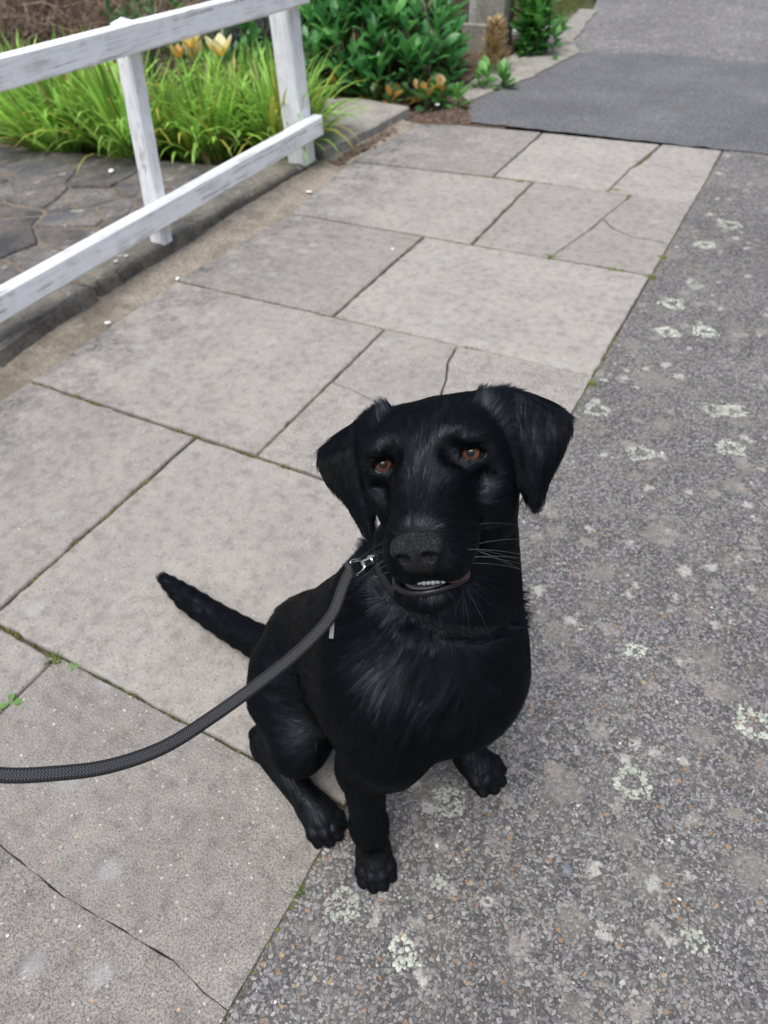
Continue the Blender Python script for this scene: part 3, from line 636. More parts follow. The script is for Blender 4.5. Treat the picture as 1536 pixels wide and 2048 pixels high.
# brown boards closing the garden
BOARD = mat_simple('brown_board', (.075, .055, .042), (.135, .105, .085), 5, .5, .004)
t = empty('board_fence', (0, 5.0, 0)); tag(t, 'dark brown horizontal board fence at the back of the garden', 'fence')
for k in range(7): box('board', (-7.5, -.012+rng.normal(0, .002), .02+k*.145), (-2.03, .012, .155+k*.145), BOARD, t, .003)
for k in range(4): box('post', (-7.3+k*1.75, .015, 0), (-7.22+k*1.75, .09, 1.1), BOARD, t, .003)

# lawn strip and edging farther along the path
CL = mat_simple('edging_concrete', (.33, .31, .28), (.42, .40, .37), 6, .4, .003)
V, F = prism([(-1.63, 5.02), (-1.66, 5.42), (-1.95, 5.45), (-1.97, 5.02)], -.03, .045, .006, .05, .003); o = obj('edging_slab', pymesh('edging_slab', V, F), CL); o['kind'] = 'structure'
def lawn():
    N = 9000; mb_v = []; mb_f = []; cc = []
    for i in range(N):
        y = rng.uniform(5.47, 7.6); x = -1.66-.12*(y-5.47)-abs(rng.normal(0, .5)); a = rng.uniform(0, 6.28); h = rng.uniform(.02, .055); w_ = .0022; o = len(mb_v)
        dx, dy = w_*math.cos(a), w_*math.sin(a); mb_v += [(x-dx, y-dy, .02), (x+dx, y+dy, .02), (x+rng.normal(0, .012), y+rng.normal(0, .012), .02+h)]; mb_f.append((o, o+1, o+2))
        cc += [np.array((.17, .22, .06))*rng.uniform(.5, 1.2)]*3
    me = pymesh('lawn_grass', mb_v, mb_f); colattr(me, np.array(cc)); o = obj('lawn_grass', me, STRAP); tag(o, 'mossy short lawn beyond the bright leafy plant', 'grass', None, 'stuff')
lawn()

# ---------------------------------------------------------------- small weeds, petals and grit on the paving
def tuft(x, y, n, L, label, col):
    t = empty('weed_tuft', (x, y, 0)); tag(t, label, 'weed', 'grass tufts in the joints'); mb = MB()
    for i in range(n):
        a = rng.uniform(0, 6.28); V, F = ribbon((rng.normal(0, .004), rng.normal(0, .003), -.004), (math.cos(a)*rng.uniform(.3, 1.5), math.sin(a)*rng.uniform(.3, 1.5), 1), L*rng.uniform(.5, 1.2), rng.uniform(.0006, .0012), .25, 3); mb.add(V, F, np.array(col)*rng.uniform(.6, 1.25))
    mb.build('blades', STRAP, t, True)['kind'] = 'stuff'
tuft(-.893, .332, 60, .022, 'tiny grass tuft where three slabs meet left of the lead', (.16, .22, .05))
tuft(-.303, .218, 70, .018, 'tiny grass tuft at the slab edge below the hind paw', (.16, .22, .05))
tuft(-.743, .337, 45, .014, 'flat dark green tuft in the mossy joint above the lead', (.07, .13, .03))
tuft(-1.90, 2.655, 26, .05, 'stray grass blades at the foot of the tall fence post', (.15, .2, .05))
def sprig(x, y, label, n, Lf):
    t = empty('leaf_sprig', (x, y, .004)); tag(t, label, 'weed')
    me = leaf_mesh('leaf', (.17, .30, .09), Lf=Lf, W=Lf*.32, bend=.5); me.materials.append(LEAF)
    for k in range(n):
        o = bpy.data.objects.new('leaf', me); LINK(o); o.parent = t; o.matrix_local = Matrix.Rotation(k*2.2+rng.normal(0, .3), 4, 'Z') @ Matrix.Rotation(-rng.uniform(.15, .5), 4, 'Y')
sprig(-.886, .238, 'pale green leaf sprig in the joint at the left picture edge', 4, .020)
sprig(-.845, .339, 'tiny light green sprig just right of the grass tuft', 6, .011)
WHITE = mat_simple('white_petal', (.68, .68, .66), (.80, .80, .80), 40, .2, .001)
for x, y, z, s, lb in ((-1.656, 1.568, .006, .011, 'white petal lying at the slab corner by the mortar strip'), (-1.117, 2.026, .006, .009, 'white petal lying alone on a grey slab'), (-1.663, 2.362, .008, .016, 'white paint flake on the sandy mortar below the fence'),
                      (-1.835, 1.50, .062, .009, 'left white petal of two lying on the kerb'), (-1.832, 1.545, .061, .009, 'right white petal of two lying on the kerb'), (-2.46, 2.13, .066, .017, 'white petal lying on the crazy paving'), (-1.655, 1.255, .010, .009, 'white grit speck beside the mortar strip joint'), (-1.66, 3.52, .03, .022, 'crumpled white scrap in the dirt by the weeds')):
    P = [(s*math.cos(k*math.pi/4)*rng.uniform(.75, 1.1), .6*s*math.sin(k*math.pi/4)*rng.uniform(.75, 1.1)) for k in range(8)]
    V, F = prism(P, 0, .0025, .0008, .01, 0., (rng.normal(0, .1), rng.normal(0, .1)), 0, .002); nm = 'petal' if 'petal' in lb else 'paint_flake' if 'flake' in lb else 'grit_speck' if 'grit' in lb else 'paper_scrap'; o = obj(nm, pymesh(nm, V, F, True), WHITE); o.location = (x, y, z); o.rotation_euler.z = rng.uniform(0, 3)
    tag(o, lb, nm.replace('_', ' '), 'white petals on the ground' if nm == 'petal' else None)
# ---------------------------------------------------------------- implicit modelling (one continuous surface per body)
class Sdf:
    """Smoothly blended distance field made of tapered limbs, ellipsoids and folded sheets."""
    def __init__(self): self.ops = []
    def _add(self, fn, lo, hi, k, mode): self.ops.append((fn, np.array(lo), np.array(hi), k, mode)); return self
    def cone(self, a, b, ra, rb, k=.02, mode='add', squash=None):
        a = np.array(a, float); b = np.array(b, float); ab = b-a; L = ab@ab
        def fn(p):
            pa = p-a
            t = np.clip((pa@ab)/L, 0, 1)
            v = pa-t[:, None]*ab
            if squash is not None:                       # squash = (axis, factor): flatter along that axis
                ax, s = squash
                w = v@ax
                v = v+np.outer(w*(1/s-1), ax)
            return np.sqrt((v*v).sum(1))-(ra+(rb-ra)*t)
        m = max(ra, rb)+2*k+.012
        return self._add(fn, np.minimum(a, b)-m, np.maximum(a, b)+m, k, mode)
    def ell(self, c, r, M=None, k=.02, mode='add'):
        c = np.array(c, float); r = np.array(r, float)
        M = np.eye(3) if M is None else np.array(M, float)   # rows = axes
        def fn(p):
            q = (p-c)@M.T
            a = np.sqrt(((q/r)**2).sum(1)); b = np.sqrt(((q/r**2)**2).sum(1))
            return np.where(b > 1e-9, a*(a-1)/np.maximum(b, 1e-9), -r.min())
        m = np.sqrt(((M*r[:, None])**2).sum(0))+2*k+.012
        return self._add(fn, c-m, c+m, k, mode)
    def sheet(self, tris, th, k=.01):
        T = np.array(tris, float)
        def fn(p):
            best = np.full(len(p), 1e9)
            for a, b, c in T:
                ba, cb, ac = b-a, c-b, a-c
                n = np.cross(ba, ac); pa, pb, pc = p-a, p-b, p-c
                ins = (np.sign(pa@np.cross(ba, n))+np.sign(pb@np.cross(cb, n))+np.sign(pc@np.cross(ac, n))) < 2
                def seg(x, e):
                    t = np.clip((x@e)/(e@e), 0, 1); v = x-t[:, None]*e
                    return (v*v).sum(1)
                d = np.where(ins, np.minimum(np.minimum(seg(pa, ba), seg(pb, cb)), seg(pc, ac)), (pa@n)**2/(n@n))
                best = np.minimum(best, d)
            return np.sqrt(best)-th
        m = th+2*k+.012
        P = T.reshape(-1, 3)
        return self._add(fn, P.min(0)-m, P.max(0)+m, k, 'add')
    def group(self, other, k):
        lo = np.min([o[1] for o in other.ops], 0); hi = np.max([o[2] for o in other.ops], 0)
        return self._add(other.at, lo, hi, k, 'add')
    @staticmethod
    def _mix(d, e, k, mode):
        if mode == 'add':
            h = np.clip(.5+.5*(d-e)/k, 0, 1); return d+(e-d)*h-k*h*(1-h)
        h = np.clip(.5-.5*(d+e)/k, 0, 1); return d+(-e-d)*h+k*h*(1-h)
    def at(self, p):
        d = np.full(len(p), .06)
        for fn, lo, hi, k, mode in self.ops:
            m = np.all((p > lo) & (p < hi), 1)
            if m.any(): d[m] = self._mix(d[m], fn(p[m]), k, mode)
        return d
    def grad(self, p, d=None, e=8e-4):
        d = self.at(p) if d is None else d
        g = np.stack([self.at(p+np.eye(3)[i]*e)-d for i in range(3)], 1)
        return g/np.maximum(np.linalg.norm(g, axis=1), 1e-9)[:, None]
    def mesh(self, h, project=2):
        lo = np.min([o[1] for o in self.ops if o[4] == 'add'], 0)-2*h
        hi = np.max([o[2] for o in self.ops if o[4] == 'add'], 0)+2*h
        n = np.ceil((hi-lo)/h).astype(int)+1
        F = np.full(n, .06, np.float32)
        ax = [lo[i]+h*np.arange(n[i]) for i in range(3)]
        for fn, l, u, k, mode in self.ops:
            s = [slice(max(0, int((l[i]-lo[i])/h)), min(n[i], int((u[i]-lo[i])/h)+2)) for i in range(3)]
            sub = F[s[0], s[1], s[2]]
            if sub.size == 0: continue
            G = np.stack(np.meshgrid(ax[0][s[0]], ax[1][s[1]], ax[2][s[2]], indexing='ij'), -1).reshape(-1, 3)
            F[s[0], s[1], s[2]] = self._mix(sub.ravel(), fn(G), k, mode).reshape(sub.shape)
        V, Q = surface_nets(F, h); V = V+lo
        for _ in range(project):
            d = self.at(V); V = V-self.grad(V, d)*np.clip(d, -h, h)[:, None]
        return V, Q

def surface_nets(F, h):
    I = F < 0
    nx, ny, nz = F.shape
    c = np.zeros((nx-1, ny-1, nz-1), np.int8)
    for i in (0, 1):
        for j in (0, 1):
            for k in (0, 1): c += I[i:nx-1+i, j:ny-1+j, k:nz-1+k]
    act = (c > 0) & (c < 8)
    idx = np.full(act.shape, -1, np.int64); cells = np.argwhere(act); idx[act] = np.arange(len(cells))
    acc = np.zeros((len(cells), 3)); cnt = np.zeros(len(cells))
    for ax in range(3):
        o = [a for a in range(3) if a != ax]
        for u in (0, 1):
            for v in (0, 1):
                a = cells.copy(); a[:, o[0]] += u; a[:, o[1]] += v
                b = a.copy(); b[:, ax] += 1
                fa = F[a[:, 0], a[:, 1], a[:, 2]]; fb = F[b[:, 0], b[:, 1], b[:, 2]]
                m = (fa < 0) != (fb < 0)
                t = np.where(m, fa/np.where(m, fa-fb, 1), 0)
                p = a.astype(float); p[:, ax] += t
                acc[m] += p[m]; cnt += m
    V = acc/cnt[:, None]*h
    Q = []
    for ax in range(3):
        sl0 = [slice(None)]*3; sl1 = [slice(None)]*3
        sl0[ax] = slice(0, -1); sl1[ax] = slice(1, None)
        A = I[tuple(sl0)]; B = I[tuple(sl1)]
        e = np.argwhere(A != B)
        o1, o2 = (ax+1) % 3, (ax+2) % 3
        e = e[(e[:, o1] > 0) & (e[:, o2] > 0) & (e[:, o1] < F.shape[o1]-1) & (e[:, o2] < F.shape[o2]-1)]
        fl = A[e[:, 0], e[:, 1], e[:, 2]]
        def g(d1, d2):
            q = e.copy(); q[:, o1] -= d1; q[:, o2] -= d2
            return idx[q[:, 0], q[:, 1], q[:, 2]]
        q = np.stack([g(1, 1), g(0, 1), g(0, 0), g(1, 0)], 1)
        q[~fl] = q[~fl][:, ::-1]
        Q.append(q)
    return V, np.concatenate(Q)

def np_mesh(name, V, Q):
    me = bpy.data.meshes.new(name)
    V = np.asarray(V, np.float32); Q = np.asarray(Q, np.int32); k = Q.shape[1]
    me.vertices.add(len(V)); me.vertices.foreach_set('co', V.ravel())
    me.loops.add(Q.size); me.loops.foreach_set('vertex_index', Q.ravel())
    me.polygons.add(len(Q)); me.polygons.foreach_set('loop_start', np.arange(0, Q.size, k, dtype=np.int32))
    me.polygons.foreach_set('use_smooth', np.ones(len(Q), bool))
    me.update(calc_edges=True)
    return me
# ---------------------------------------------------------------- the dog's body
PAWS = np.array([-.185, .39, 0.]); BF = np.array([.92, -.39, 0]); BL = np.array([.39, .92, 0]); UP = np.array([0, 0, 1.])
HO = np.array([-.2147, .4366, .6147])                                  # between the eyes
HF = np.array([.2449, -.9372, .2483]); HL = np.array([.9157, .3077, .2585]); HU = np.array([-.3186, .1641, .9336])
HM = np.array([HF, HL, HU]); BM = np.array([BF, BL, UP])
def b(f, l, u): return PAWS+f*BF+l*BL+np.array([0, 0, u])
def hd(f, l, u): return HO+f*HF+l*HL+u*HU
def rotm(ax, deg):
    ax = np.array(ax, float); ax /= np.linalg.norm(ax); a = math.radians(deg)
    K = np.array([[0, -ax[2], ax[1]], [ax[2], 0, -ax[0]], [-ax[1], ax[0], 0]])
    return np.eye(3)+math.sin(a)*K+(1-math.cos(a))*K@K
def tilt(M, ax, deg): return M@rotm(ax, deg).T

def dog_field():
    s = Sdf()
    TM = tilt(BM, BL, -50)                 # torso axes: first row runs up the spine
    # trunk
    s.ell(b(-.076, -.006, .298), (.122, .084, .088), TM, .04)
    s.ell(b(-.014, .014, .335), (.050, .062, .070), BM, .08)
    s.cone(b(-.10, .004, .25), b(-.20, 0, .15), .095, .090, .05)
    s.ell(b(-.235, 0, .118), (.092, .098, .100), BM, .05)
    s.cone(b(-.095, .005, .392), b(-.270, -.008, .150), .050, .052, .05)
    s.cone(b(.022, .016, .365), b(.010, .010, .265), .022, .018, .03)      # breastbone
    s.ell(b(.004, -.060, .275), (.034, .031, .080), tilt(BM, BL, 8), .02)    # upper arms in front of the ribs
    s.ell(b(-.004, .066, .285), (.032, .030, .065), tilt(BM, BL, 8), .02)
    s.ell(b(.048, .006, .245), (.045, .022, .075), BM, .045, 'sub')          # hollow between the forelegs
    # neck
    s.cone(b(-.045, .022, .36), hd(-.082, 0.004, -.055), .092, .052, .05)
    s.cone(b(.0, .025, .34), hd(-.055, 0.004, -.085), .076, .042, .05)
    for sd in (-1, 1):
        # shoulder, upper arm
        s.ell(b(-.030, -.003+sd*.066, .325), (.052, .036, .080), tilt(BM, BL, 12), .05)
    s.cone(b(-.002, -.070, .29), b(-.036, -.083, .20), .036, .027, .03)
    s.cone(b(-.03, .060, .29), b(-.072, .076, .20), .034, .028, .03)
    # right front leg
    s.cone(b(-.034, -.084, .205), b(-.022, -.094, .07), .028, .0210, .018)
    s.cone(b(-.023, -.094, .075), b(-.014, -.096, .03), .0215, .019, .02)
    # left front leg, turned out
    s.cone(b(-.074, .092, .19), b(-.062, .092, .07), .029, .023, .025)
    s.cone(b(-.062, .094, .075), b(-.033, .092, .030), .023, .020, .02)
    paw(s, b(-.014, -.099, 0), (BF*.84-BL*.45), .76)
    paw(s, b(-.022, .092, 0), (BF*.97+BL*.14), .86)
    # hind legs folded beside the belly
    for sd in (-1, 1):
        s.ell(b(-.205, sd*.084, .148), (.085, .040, .080), tilt(BM, BL, -25), .03)
        s.cone(b(-.20, sd*.088, .152), b(-.138, sd*.112, .158), .056, .036, .03)
        s.cone(b(-.138, sd*.118, .140), b(-.222, sd*.132, .055), .037, .024, .012)
        s.cone(b(-.225, sd*.134, .034), b(-.122, sd*.130, .026), .0215, .020, .012)
        s.cone(b(-.225, sd*.134, .038), b(-.246, sd*.134, .048), .016, .013, .008)
        paw(s, b(-.110, sd*.128, 0), BF*.99+BL*.03*sd, .80)
    # tail
    pts = [b(-.28, -.005, .095), b(-.36, -.036, .058), b(-.46, -.062, .036), b(-.57, -.087, .027), b(-.650, -.099, .022)]
    rr = [.034, .028, .025, .021, .010]
    pts = catmull(pts, 3); rr = np.interp(np.linspace(0, 1, len(pts)), np.linspace(0, 1, 5), rr)
    for i in range(len(pts)-1): s.cone(pts[i], pts[i+1], rr[i], rr[i+1], .003)
    h_ = Sdf(); head(h_); ears(h_); s.group(h_, .014)
    return s

def paw(s, c, d, q):
    d = np.array(d, float); d[2] = 0; d /= np.linalg.norm(d); e = np.cross(UP, d)
    M = np.array([d, e, UP])
    s.ell(c+d*.012*q+UP*.026*q, (.036*q, .030*q, .025*q), M, .015)
    for a, L, w in ((-.021, .036, .0125), (-.0075, .047, .0135), (.0075, .047, .0135), (.021, .036, .0125)):
        r0 = c+e*a*q*.9+d*.012*q+UP*.028*q; r1 = c+e*a*q*1.12+d*(L-.004)*q+UP*.022*q; r2 = c+e*a*q*1.15+d*(L+.010)*q+UP*.0115*q
        s.cone(r0, r1, .0120*q, w*q*.97, .0025)
        s.cone(r1, r2, w*q*.97, .0105*q, .003)

def head(s):
    M = HM
    s.ell(hd(-.052, .004, -.014), (.066, .059, .048), M, .03)             # skull
    s.ell(hd(-.026, 0, .002), (.036, .045, .027), M, .03)                 # forehead
    s.ell(hd(.004, 0, -.012), (.034, .027, .020), M, .03)                 # stop
    for sd in (-1, 1):
        s.ell(hd(-.058, sd*.046, .008), (.028, .026, .022), M, .022)      # ear roots
        s.ell(hd(-.008, sd*.038, .0125), (.018, .017, .010), M, .018)     # brow
        s.ell(hd(-.036, sd*.044, -.034), (.046, .025, .040), M, .025)     # cheek
        s.ell(hd(-.036, sd*.034, -.075), (.045, .026, .032), M, .025)     # jaw muscle
        s.ell(hd(.040, sd*.0200, -.058), (.043, .0195, .0265), tilt(M, HL, 8), .010)   # flews
    s.cone(hd(-.010, 0, -.028), hd(.058, 0, -.048), .036, .0295, .02)
    s.cone(hd(.062, .016, -.068), hd(.062, -.016, -.069), .0115, .0115, .010)   # front of the upper lip      # muzzle
    for sd in (-1, 1): s.cone(hd(-.005, sd*.009, -.011), hd(.068, sd*.008, -.033), .017, .0165, .012)      # bridge
    s.cone(hd(-.03, 0, -.095), hd(.048, -.013, -.106), .027, .0175, .010)  # lower jaw
    s.ell(hd(.049, -.014, -.106), (.021, .030, .0140), M, .010)
    for sd in (-1, 1):
        s.ell(hd(.030, sd*.047, -.022), (.034, .0115, .020), tilt(M, HL, 12), .014, 'sub')    # below the eye, beside the muzzle
        s.ell(hd(.014, sd*.026, .010), (.0085, .007, .0105), M, .012, 'sub')                  # hollow over the inner corner of the eye
    s.ell(hd(.058, .034, -.091), (.014, .010, .0075), M, .006, 'sub')                       # lip drawn up on one side
    for sd in (-1, 1):
        s.ell(hd(.008, sd*.041, .003), (.010, .0125, .0085), M, .010, 'sub')        # eye sockets

def ears(s):
    # folded flaps as (f, l, u) head points: rows from the fold to the tip, columns from inner to outer edge
    R = [[(-.052, -.0454, .0371), (-.062, -.0663, .0268), (-.070, -.0947, .0119)], [(-.042, -.054, .0195), (-.050, -.0865, .0079), (-.072, -.1311, -.007)],
         [(-.034, -.0655, -.012), (-.038, -.0894, -.0149), (-.060, -.1263, -.0302)], [(-.024, -.0735, -.0441), (-.025, -.0856, -.0448), (-.038, -.1016, -.0457)],
         [(-.018, -.0778, -.0715), (-.017, -.0821, -.0730), (-.022, -.0869, -.0715)]]
    L = [[(-.050, .0517, .034), (-.068, .0789, .0253), (-.080, .1003, .007)], [(-.042, .064, .0168), (-.052, .0922, .0025), (-.074, .1202, -.0088)],
         [(-.034, .0746, -.0117), (-.042, .0957, -.0224), (-.060, .1114, -.0297)], [(-.030, .077, -.0403), (-.033, .0879, -.0448), (-.044, .0954, -.0512)],
         [(-.028, .079, -.0665), (-.027, .083, -.0705), (-.032, .0866, -.0685)]]
    for E in (R, L):
        G = np.array([catmull(row, 2) for row in E])                       # 5 x 5
        G = np.array([catmull(G[:, j], 2) for j in range(5)]).transpose(1, 0, 2)   # 9 x 5
        W = HO+G@HM
        T = []
        for i in range(8):
            for j in range(4): T += [(W[i, j], W[i+1, j], W[i+1, j+1]), (W[i, j], W[i+1, j+1], W[i, j+1])]
        s.sheet(T, .0042, .012)
# ---------------------------------------------------------------- dog materials
def make_dog_mats():
    M = {}
    n = NT('dog_skin'); v = n.vec('Object')
    M['skin'] = n.done((.0025, .0025, .003), .6, n.bump(n.noise(v, 260, 3).outputs[0], .4, .0012), Specular_IOR_Level=.15)
    n = NT('dog_nose_leather'); v = n.vec('Object')
    cell = n.vor(v, 620, 'DISTANCE_TO_EDGE').outputs[0]
    M['nose'] = n.done((.0025, .0025, .003), n.ramp(n.noise(v, 90, 3).outputs[0], [(.35, .40), (.7, .56)]), n.bump(n.ramp(cell, [(0, 0.), (.35, 1.)]), .6, .0009), Specular_IOR_Level=.35)
    n = NT('dog_gum'); v = n.vec('Object')
    M['gum'] = n.done(n.mix(n.ramp(n.noise(v, 160, 3).outputs[0], [(.4, 0.), (.62, 1.)]), (.085, .026, .024), (.014, .008, .008)), .3, n.bump(n.noise(v, 500, 2).outputs[0], .3, .0006))
    n = NT('dog_lip'); v = n.vec('Object')
    M['lip'] = n.done(n.mix(n.ramp(n.noise(v, 220, 3).outputs[0], [(.45, 0.), (.75, 1.)]), (.005, .0045, .005), (.015, .010, .011)), .38, n.bump(n.noise(v, 700, 2).outputs[0], .5, .0006))
    n = NT('dog_tooth'); M['tooth'] = n.done((.30, .30, .29), .3)
    n = NT('dog_mouth_floor'); M['mouth'] = n.done((.12, .10, .105), .3)
    n = NT('dog_eyeball')               # local +z is the gaze axis; unit sphere
    v = n.tc.outputs['Object']; s = n.n('SeparateXYZ', {0: v})
    r = n.math('SQRT', n.math('ADD', n.math('MULTIPLY', s.outputs[0], s.outputs[0]), n.math('MULTIPLY', s.outputs[1], s.outputs[1])))
    front = n.math('GREATER_THAN', s.outputs[2], 0.)
    fib = n.noise(n.n('Mapping', {'Vector': v, 'Scale': (1, 1, .1)}).outputs[0], 9, 4).outputs[0]
    iris = n.ramp(n.math('ADD', r, n.math('MULTIPLY', n.math('SUBTRACT', fib, .5), .12)),
                  [(0, (.001, .001, .001)), (.30, (.001, .001, .001)), (.33, (.045, .018, .011)), (.44, (.11, .046, .025)), (.58, (.095, .038, .022)), (.66, (.04, .016, .010)), (.70, (.003, .003, .003)), (.76, (.006, .005, .005)), (.86, (.10, .08, .075))])
    M['eye'] = n.done(n.mix(front, (.05, .04, .04), iris), .06, None, IOR=1.376)
    n = NT('dog_eyelid'); M['lid'] = n.done((.006, .005, .005), .35)
    # short black coat: glossy fibres, and the sheen of the coat as it lies
    n = NT('dog_coat'); h = n.n('BsdfHairPrincipled', parametrization='COLOR')
    h.inputs['Color'].default_value = (.0012, .0015, .0023, 1); h.inputs['Roughness'].default_value = .22; h.inputs['Radial Roughness'].default_value = .5
    h.inputs['Random Roughness'].default_value = .3; h.inputs['IOR'].default_value = 1.36
    at = n.n('Attribute', attribute_name='lie', attribute_type='GEOMETRY')
    gl = n.n('BsdfAnisotropic', {'Color': (.026, .030, .0365, 1), 'Roughness': .47, 'Normal': at.outputs['Vector']})
    mx = n.n('MixShader', {0: .76, 1: h.outputs[0], 2: gl.outputs[0]}); n.t.links.new(mx.outputs[0], n.out.inputs[0]); m = n.m; M['coat'] = m
    n = NT('dog_whisker'); M['whisker'] = n.done((.05, .05, .055), .4)
    return M

def strands(name, P, rad0, rad1, mat, parent, lie=None):
    """P: (n strands, k points, 3)"""
    n, k, _ = P.shape
    hc = bpy.data.hair_curves.new(name); hc.add_curves([k]*n)
    hc.attributes['position'].data.foreach_set('vector', np.asarray(P, np.float32).ravel()) if 'position' in hc.attributes else None
    ra = hc.attributes.get('radius') or hc.attributes.new('radius', 'FLOAT', 'POINT')
    s = np.linspace(0, 1, k)[None, :]
    rr = np.asarray(rad0).reshape(-1, 1)*(1-s)+np.asarray(rad1).reshape(-1, 1)*s
    ra.data.foreach_set('value', np.broadcast_to(rr, (n, k)).astype(np.float32).ravel().copy())
    if lie is not None:
        la = hc.attributes.new('lie', 'FLOAT_VECTOR', 'CURVE'); la.data.foreach_set('vector', np.asarray(lie, np.float32).ravel())
    hc.materials.append(mat)
    o = bpy.data.objects.new(name, hc); LINK(o); o.parent = parent
    return o


def sstep(x, a, c): t = np.clip((x-a)/(c-a), 0, 1); return t*t*(3-2*t)
def wob(p, f, seed):
    r = np.random.default_rng(seed); o = np.zeros(p.shape)
    for _ in range(4):
        k = r.normal(size=3)*f; a = r.normal(size=3); o += np.sin(p@k+r.uniform(0, 6.3))[:, None]*a
    return o/2

EYES = []
def eye_geo(sd):
    p = hd(0, sd*.0405, .0008); c = np.array([0, 0, 1.02])
    g = unit(c-p); ctr = p-g*.0106
    return p, ctr, g

def coat_flow(p, n):
    """lie of the coat, its length and its lift at points p"""
    q = (p-HO)@HM.T; bb = (p-PAWS)@BM.T
    wh = 1-sstep(np.linalg.norm((q-np.array([-.01, 0, -.035]))/np.array([1.15, 1., 1.]), axis=1), .095, .135)
    fh = q-np.array([.105, 0, -.02]); fh = unit(fh)
    earmask = sstep(np.abs(q[:, 1]), .066, .082)*sstep(q[:, 2], -.10, -.07)*sstep(p[:, 2], .46, .50)
    earw = earmask*sstep(q[:, 0], -.11, -.08)*(1-sstep(q[:, 0], -.005, .02))
    fh = fh+np.array([0, 0, .15])*sstep(q[:, 2], -.01, .02)[:, None]*sstep(-q[:, 0], -.03, .05)[:, None]
    fe = np.stack([.35+0*q[:, 0], -np.sign(q[:, 1])*.15, -1+0*q[:, 0]], 1)
    fh = fh*(1-earw[:, None])+fe*earw[:, None]
    FH = fh@HM
    wh = np.maximum(wh, earmask)
    back = sstep(-bb[:, 0], .02, .16)
    FB = -UP[None, :]*(1-.35*back[:, None])-BF[None, :]*(.15+.75*back[:, None])
    side = np.clip(bb[:, 1]/.08, -1, 1)*(1-back)*sstep(bb[:, 2], .22, .34)
    FB = FB+BL[None, :]*side[:, None]*.35
    chest = sstep(bb[:, 0], -.03, .03)*sstep(bb[:, 2], .2, .26)
    FB = FB+BL[None, :]*(np.sin(bb[:, 1]*45)*.4*chest)[:, None]
    leg = 1-sstep(bb[:, 2], .13, .21)
    FB = np.where((leg*(bb[:, 0] > -.08))[:, None] > .5, -UP[None, :]-BF[None, :]*.15, FB)
    meta = (bb[:, 2] < .075) & (bb[:, 0] < -.06) & (np.abs(bb[:, 1]) > .09) & (bb[:, 0] > -.26)
    FB = np.where(meta[:, None], BF[None, :]*.9-UP*.5, FB)
    paw_ = (bb[:, 2] < .045) & (bb[:, 0] > -.07)
    FB = np.where(paw_[:, None], BF[None, :]*.9-BL[None, :]*.35-UP*.6, FB)
    tail = bb[:, 0] < -.315
    FB = np.where(tail[:, None], -BF[None, :]*.95-BL[None, :]*.25-UP*.12, FB)
    wn = wh[:, None]
    fl = unit(FH)*wn+unit(FB)*(1-wn)
    fl = fl+wob(p, 38, 3)*.16+wob(p, 130, 5)*.09+wob(p, 420, 9)*.04
    fl = unit(fl-n*(fl*n).sum(1)[:, None])
    L = .0145+0*bb[:, 0]
    L += .004*sstep(bb[:, 2], .30, .40)
    L = np.where(tail, .026, L)
    L = L*(1-leg*.45)
    L = np.where(meta, .0070, L); L = np.where(paw_, .0042, L)
    Lh = .0055+.006*sstep(-q[:, 0], -.03, .06)*(1-earw)+.004*earw
    L = L*(1-wh)+Lh*wh
    lift = .16+.02*sstep(bb[:, 2], .34, .42)*(1-wh)-.03*wh-.04*earw+.08*tail
    return fl, L, lift, wh, q, bb

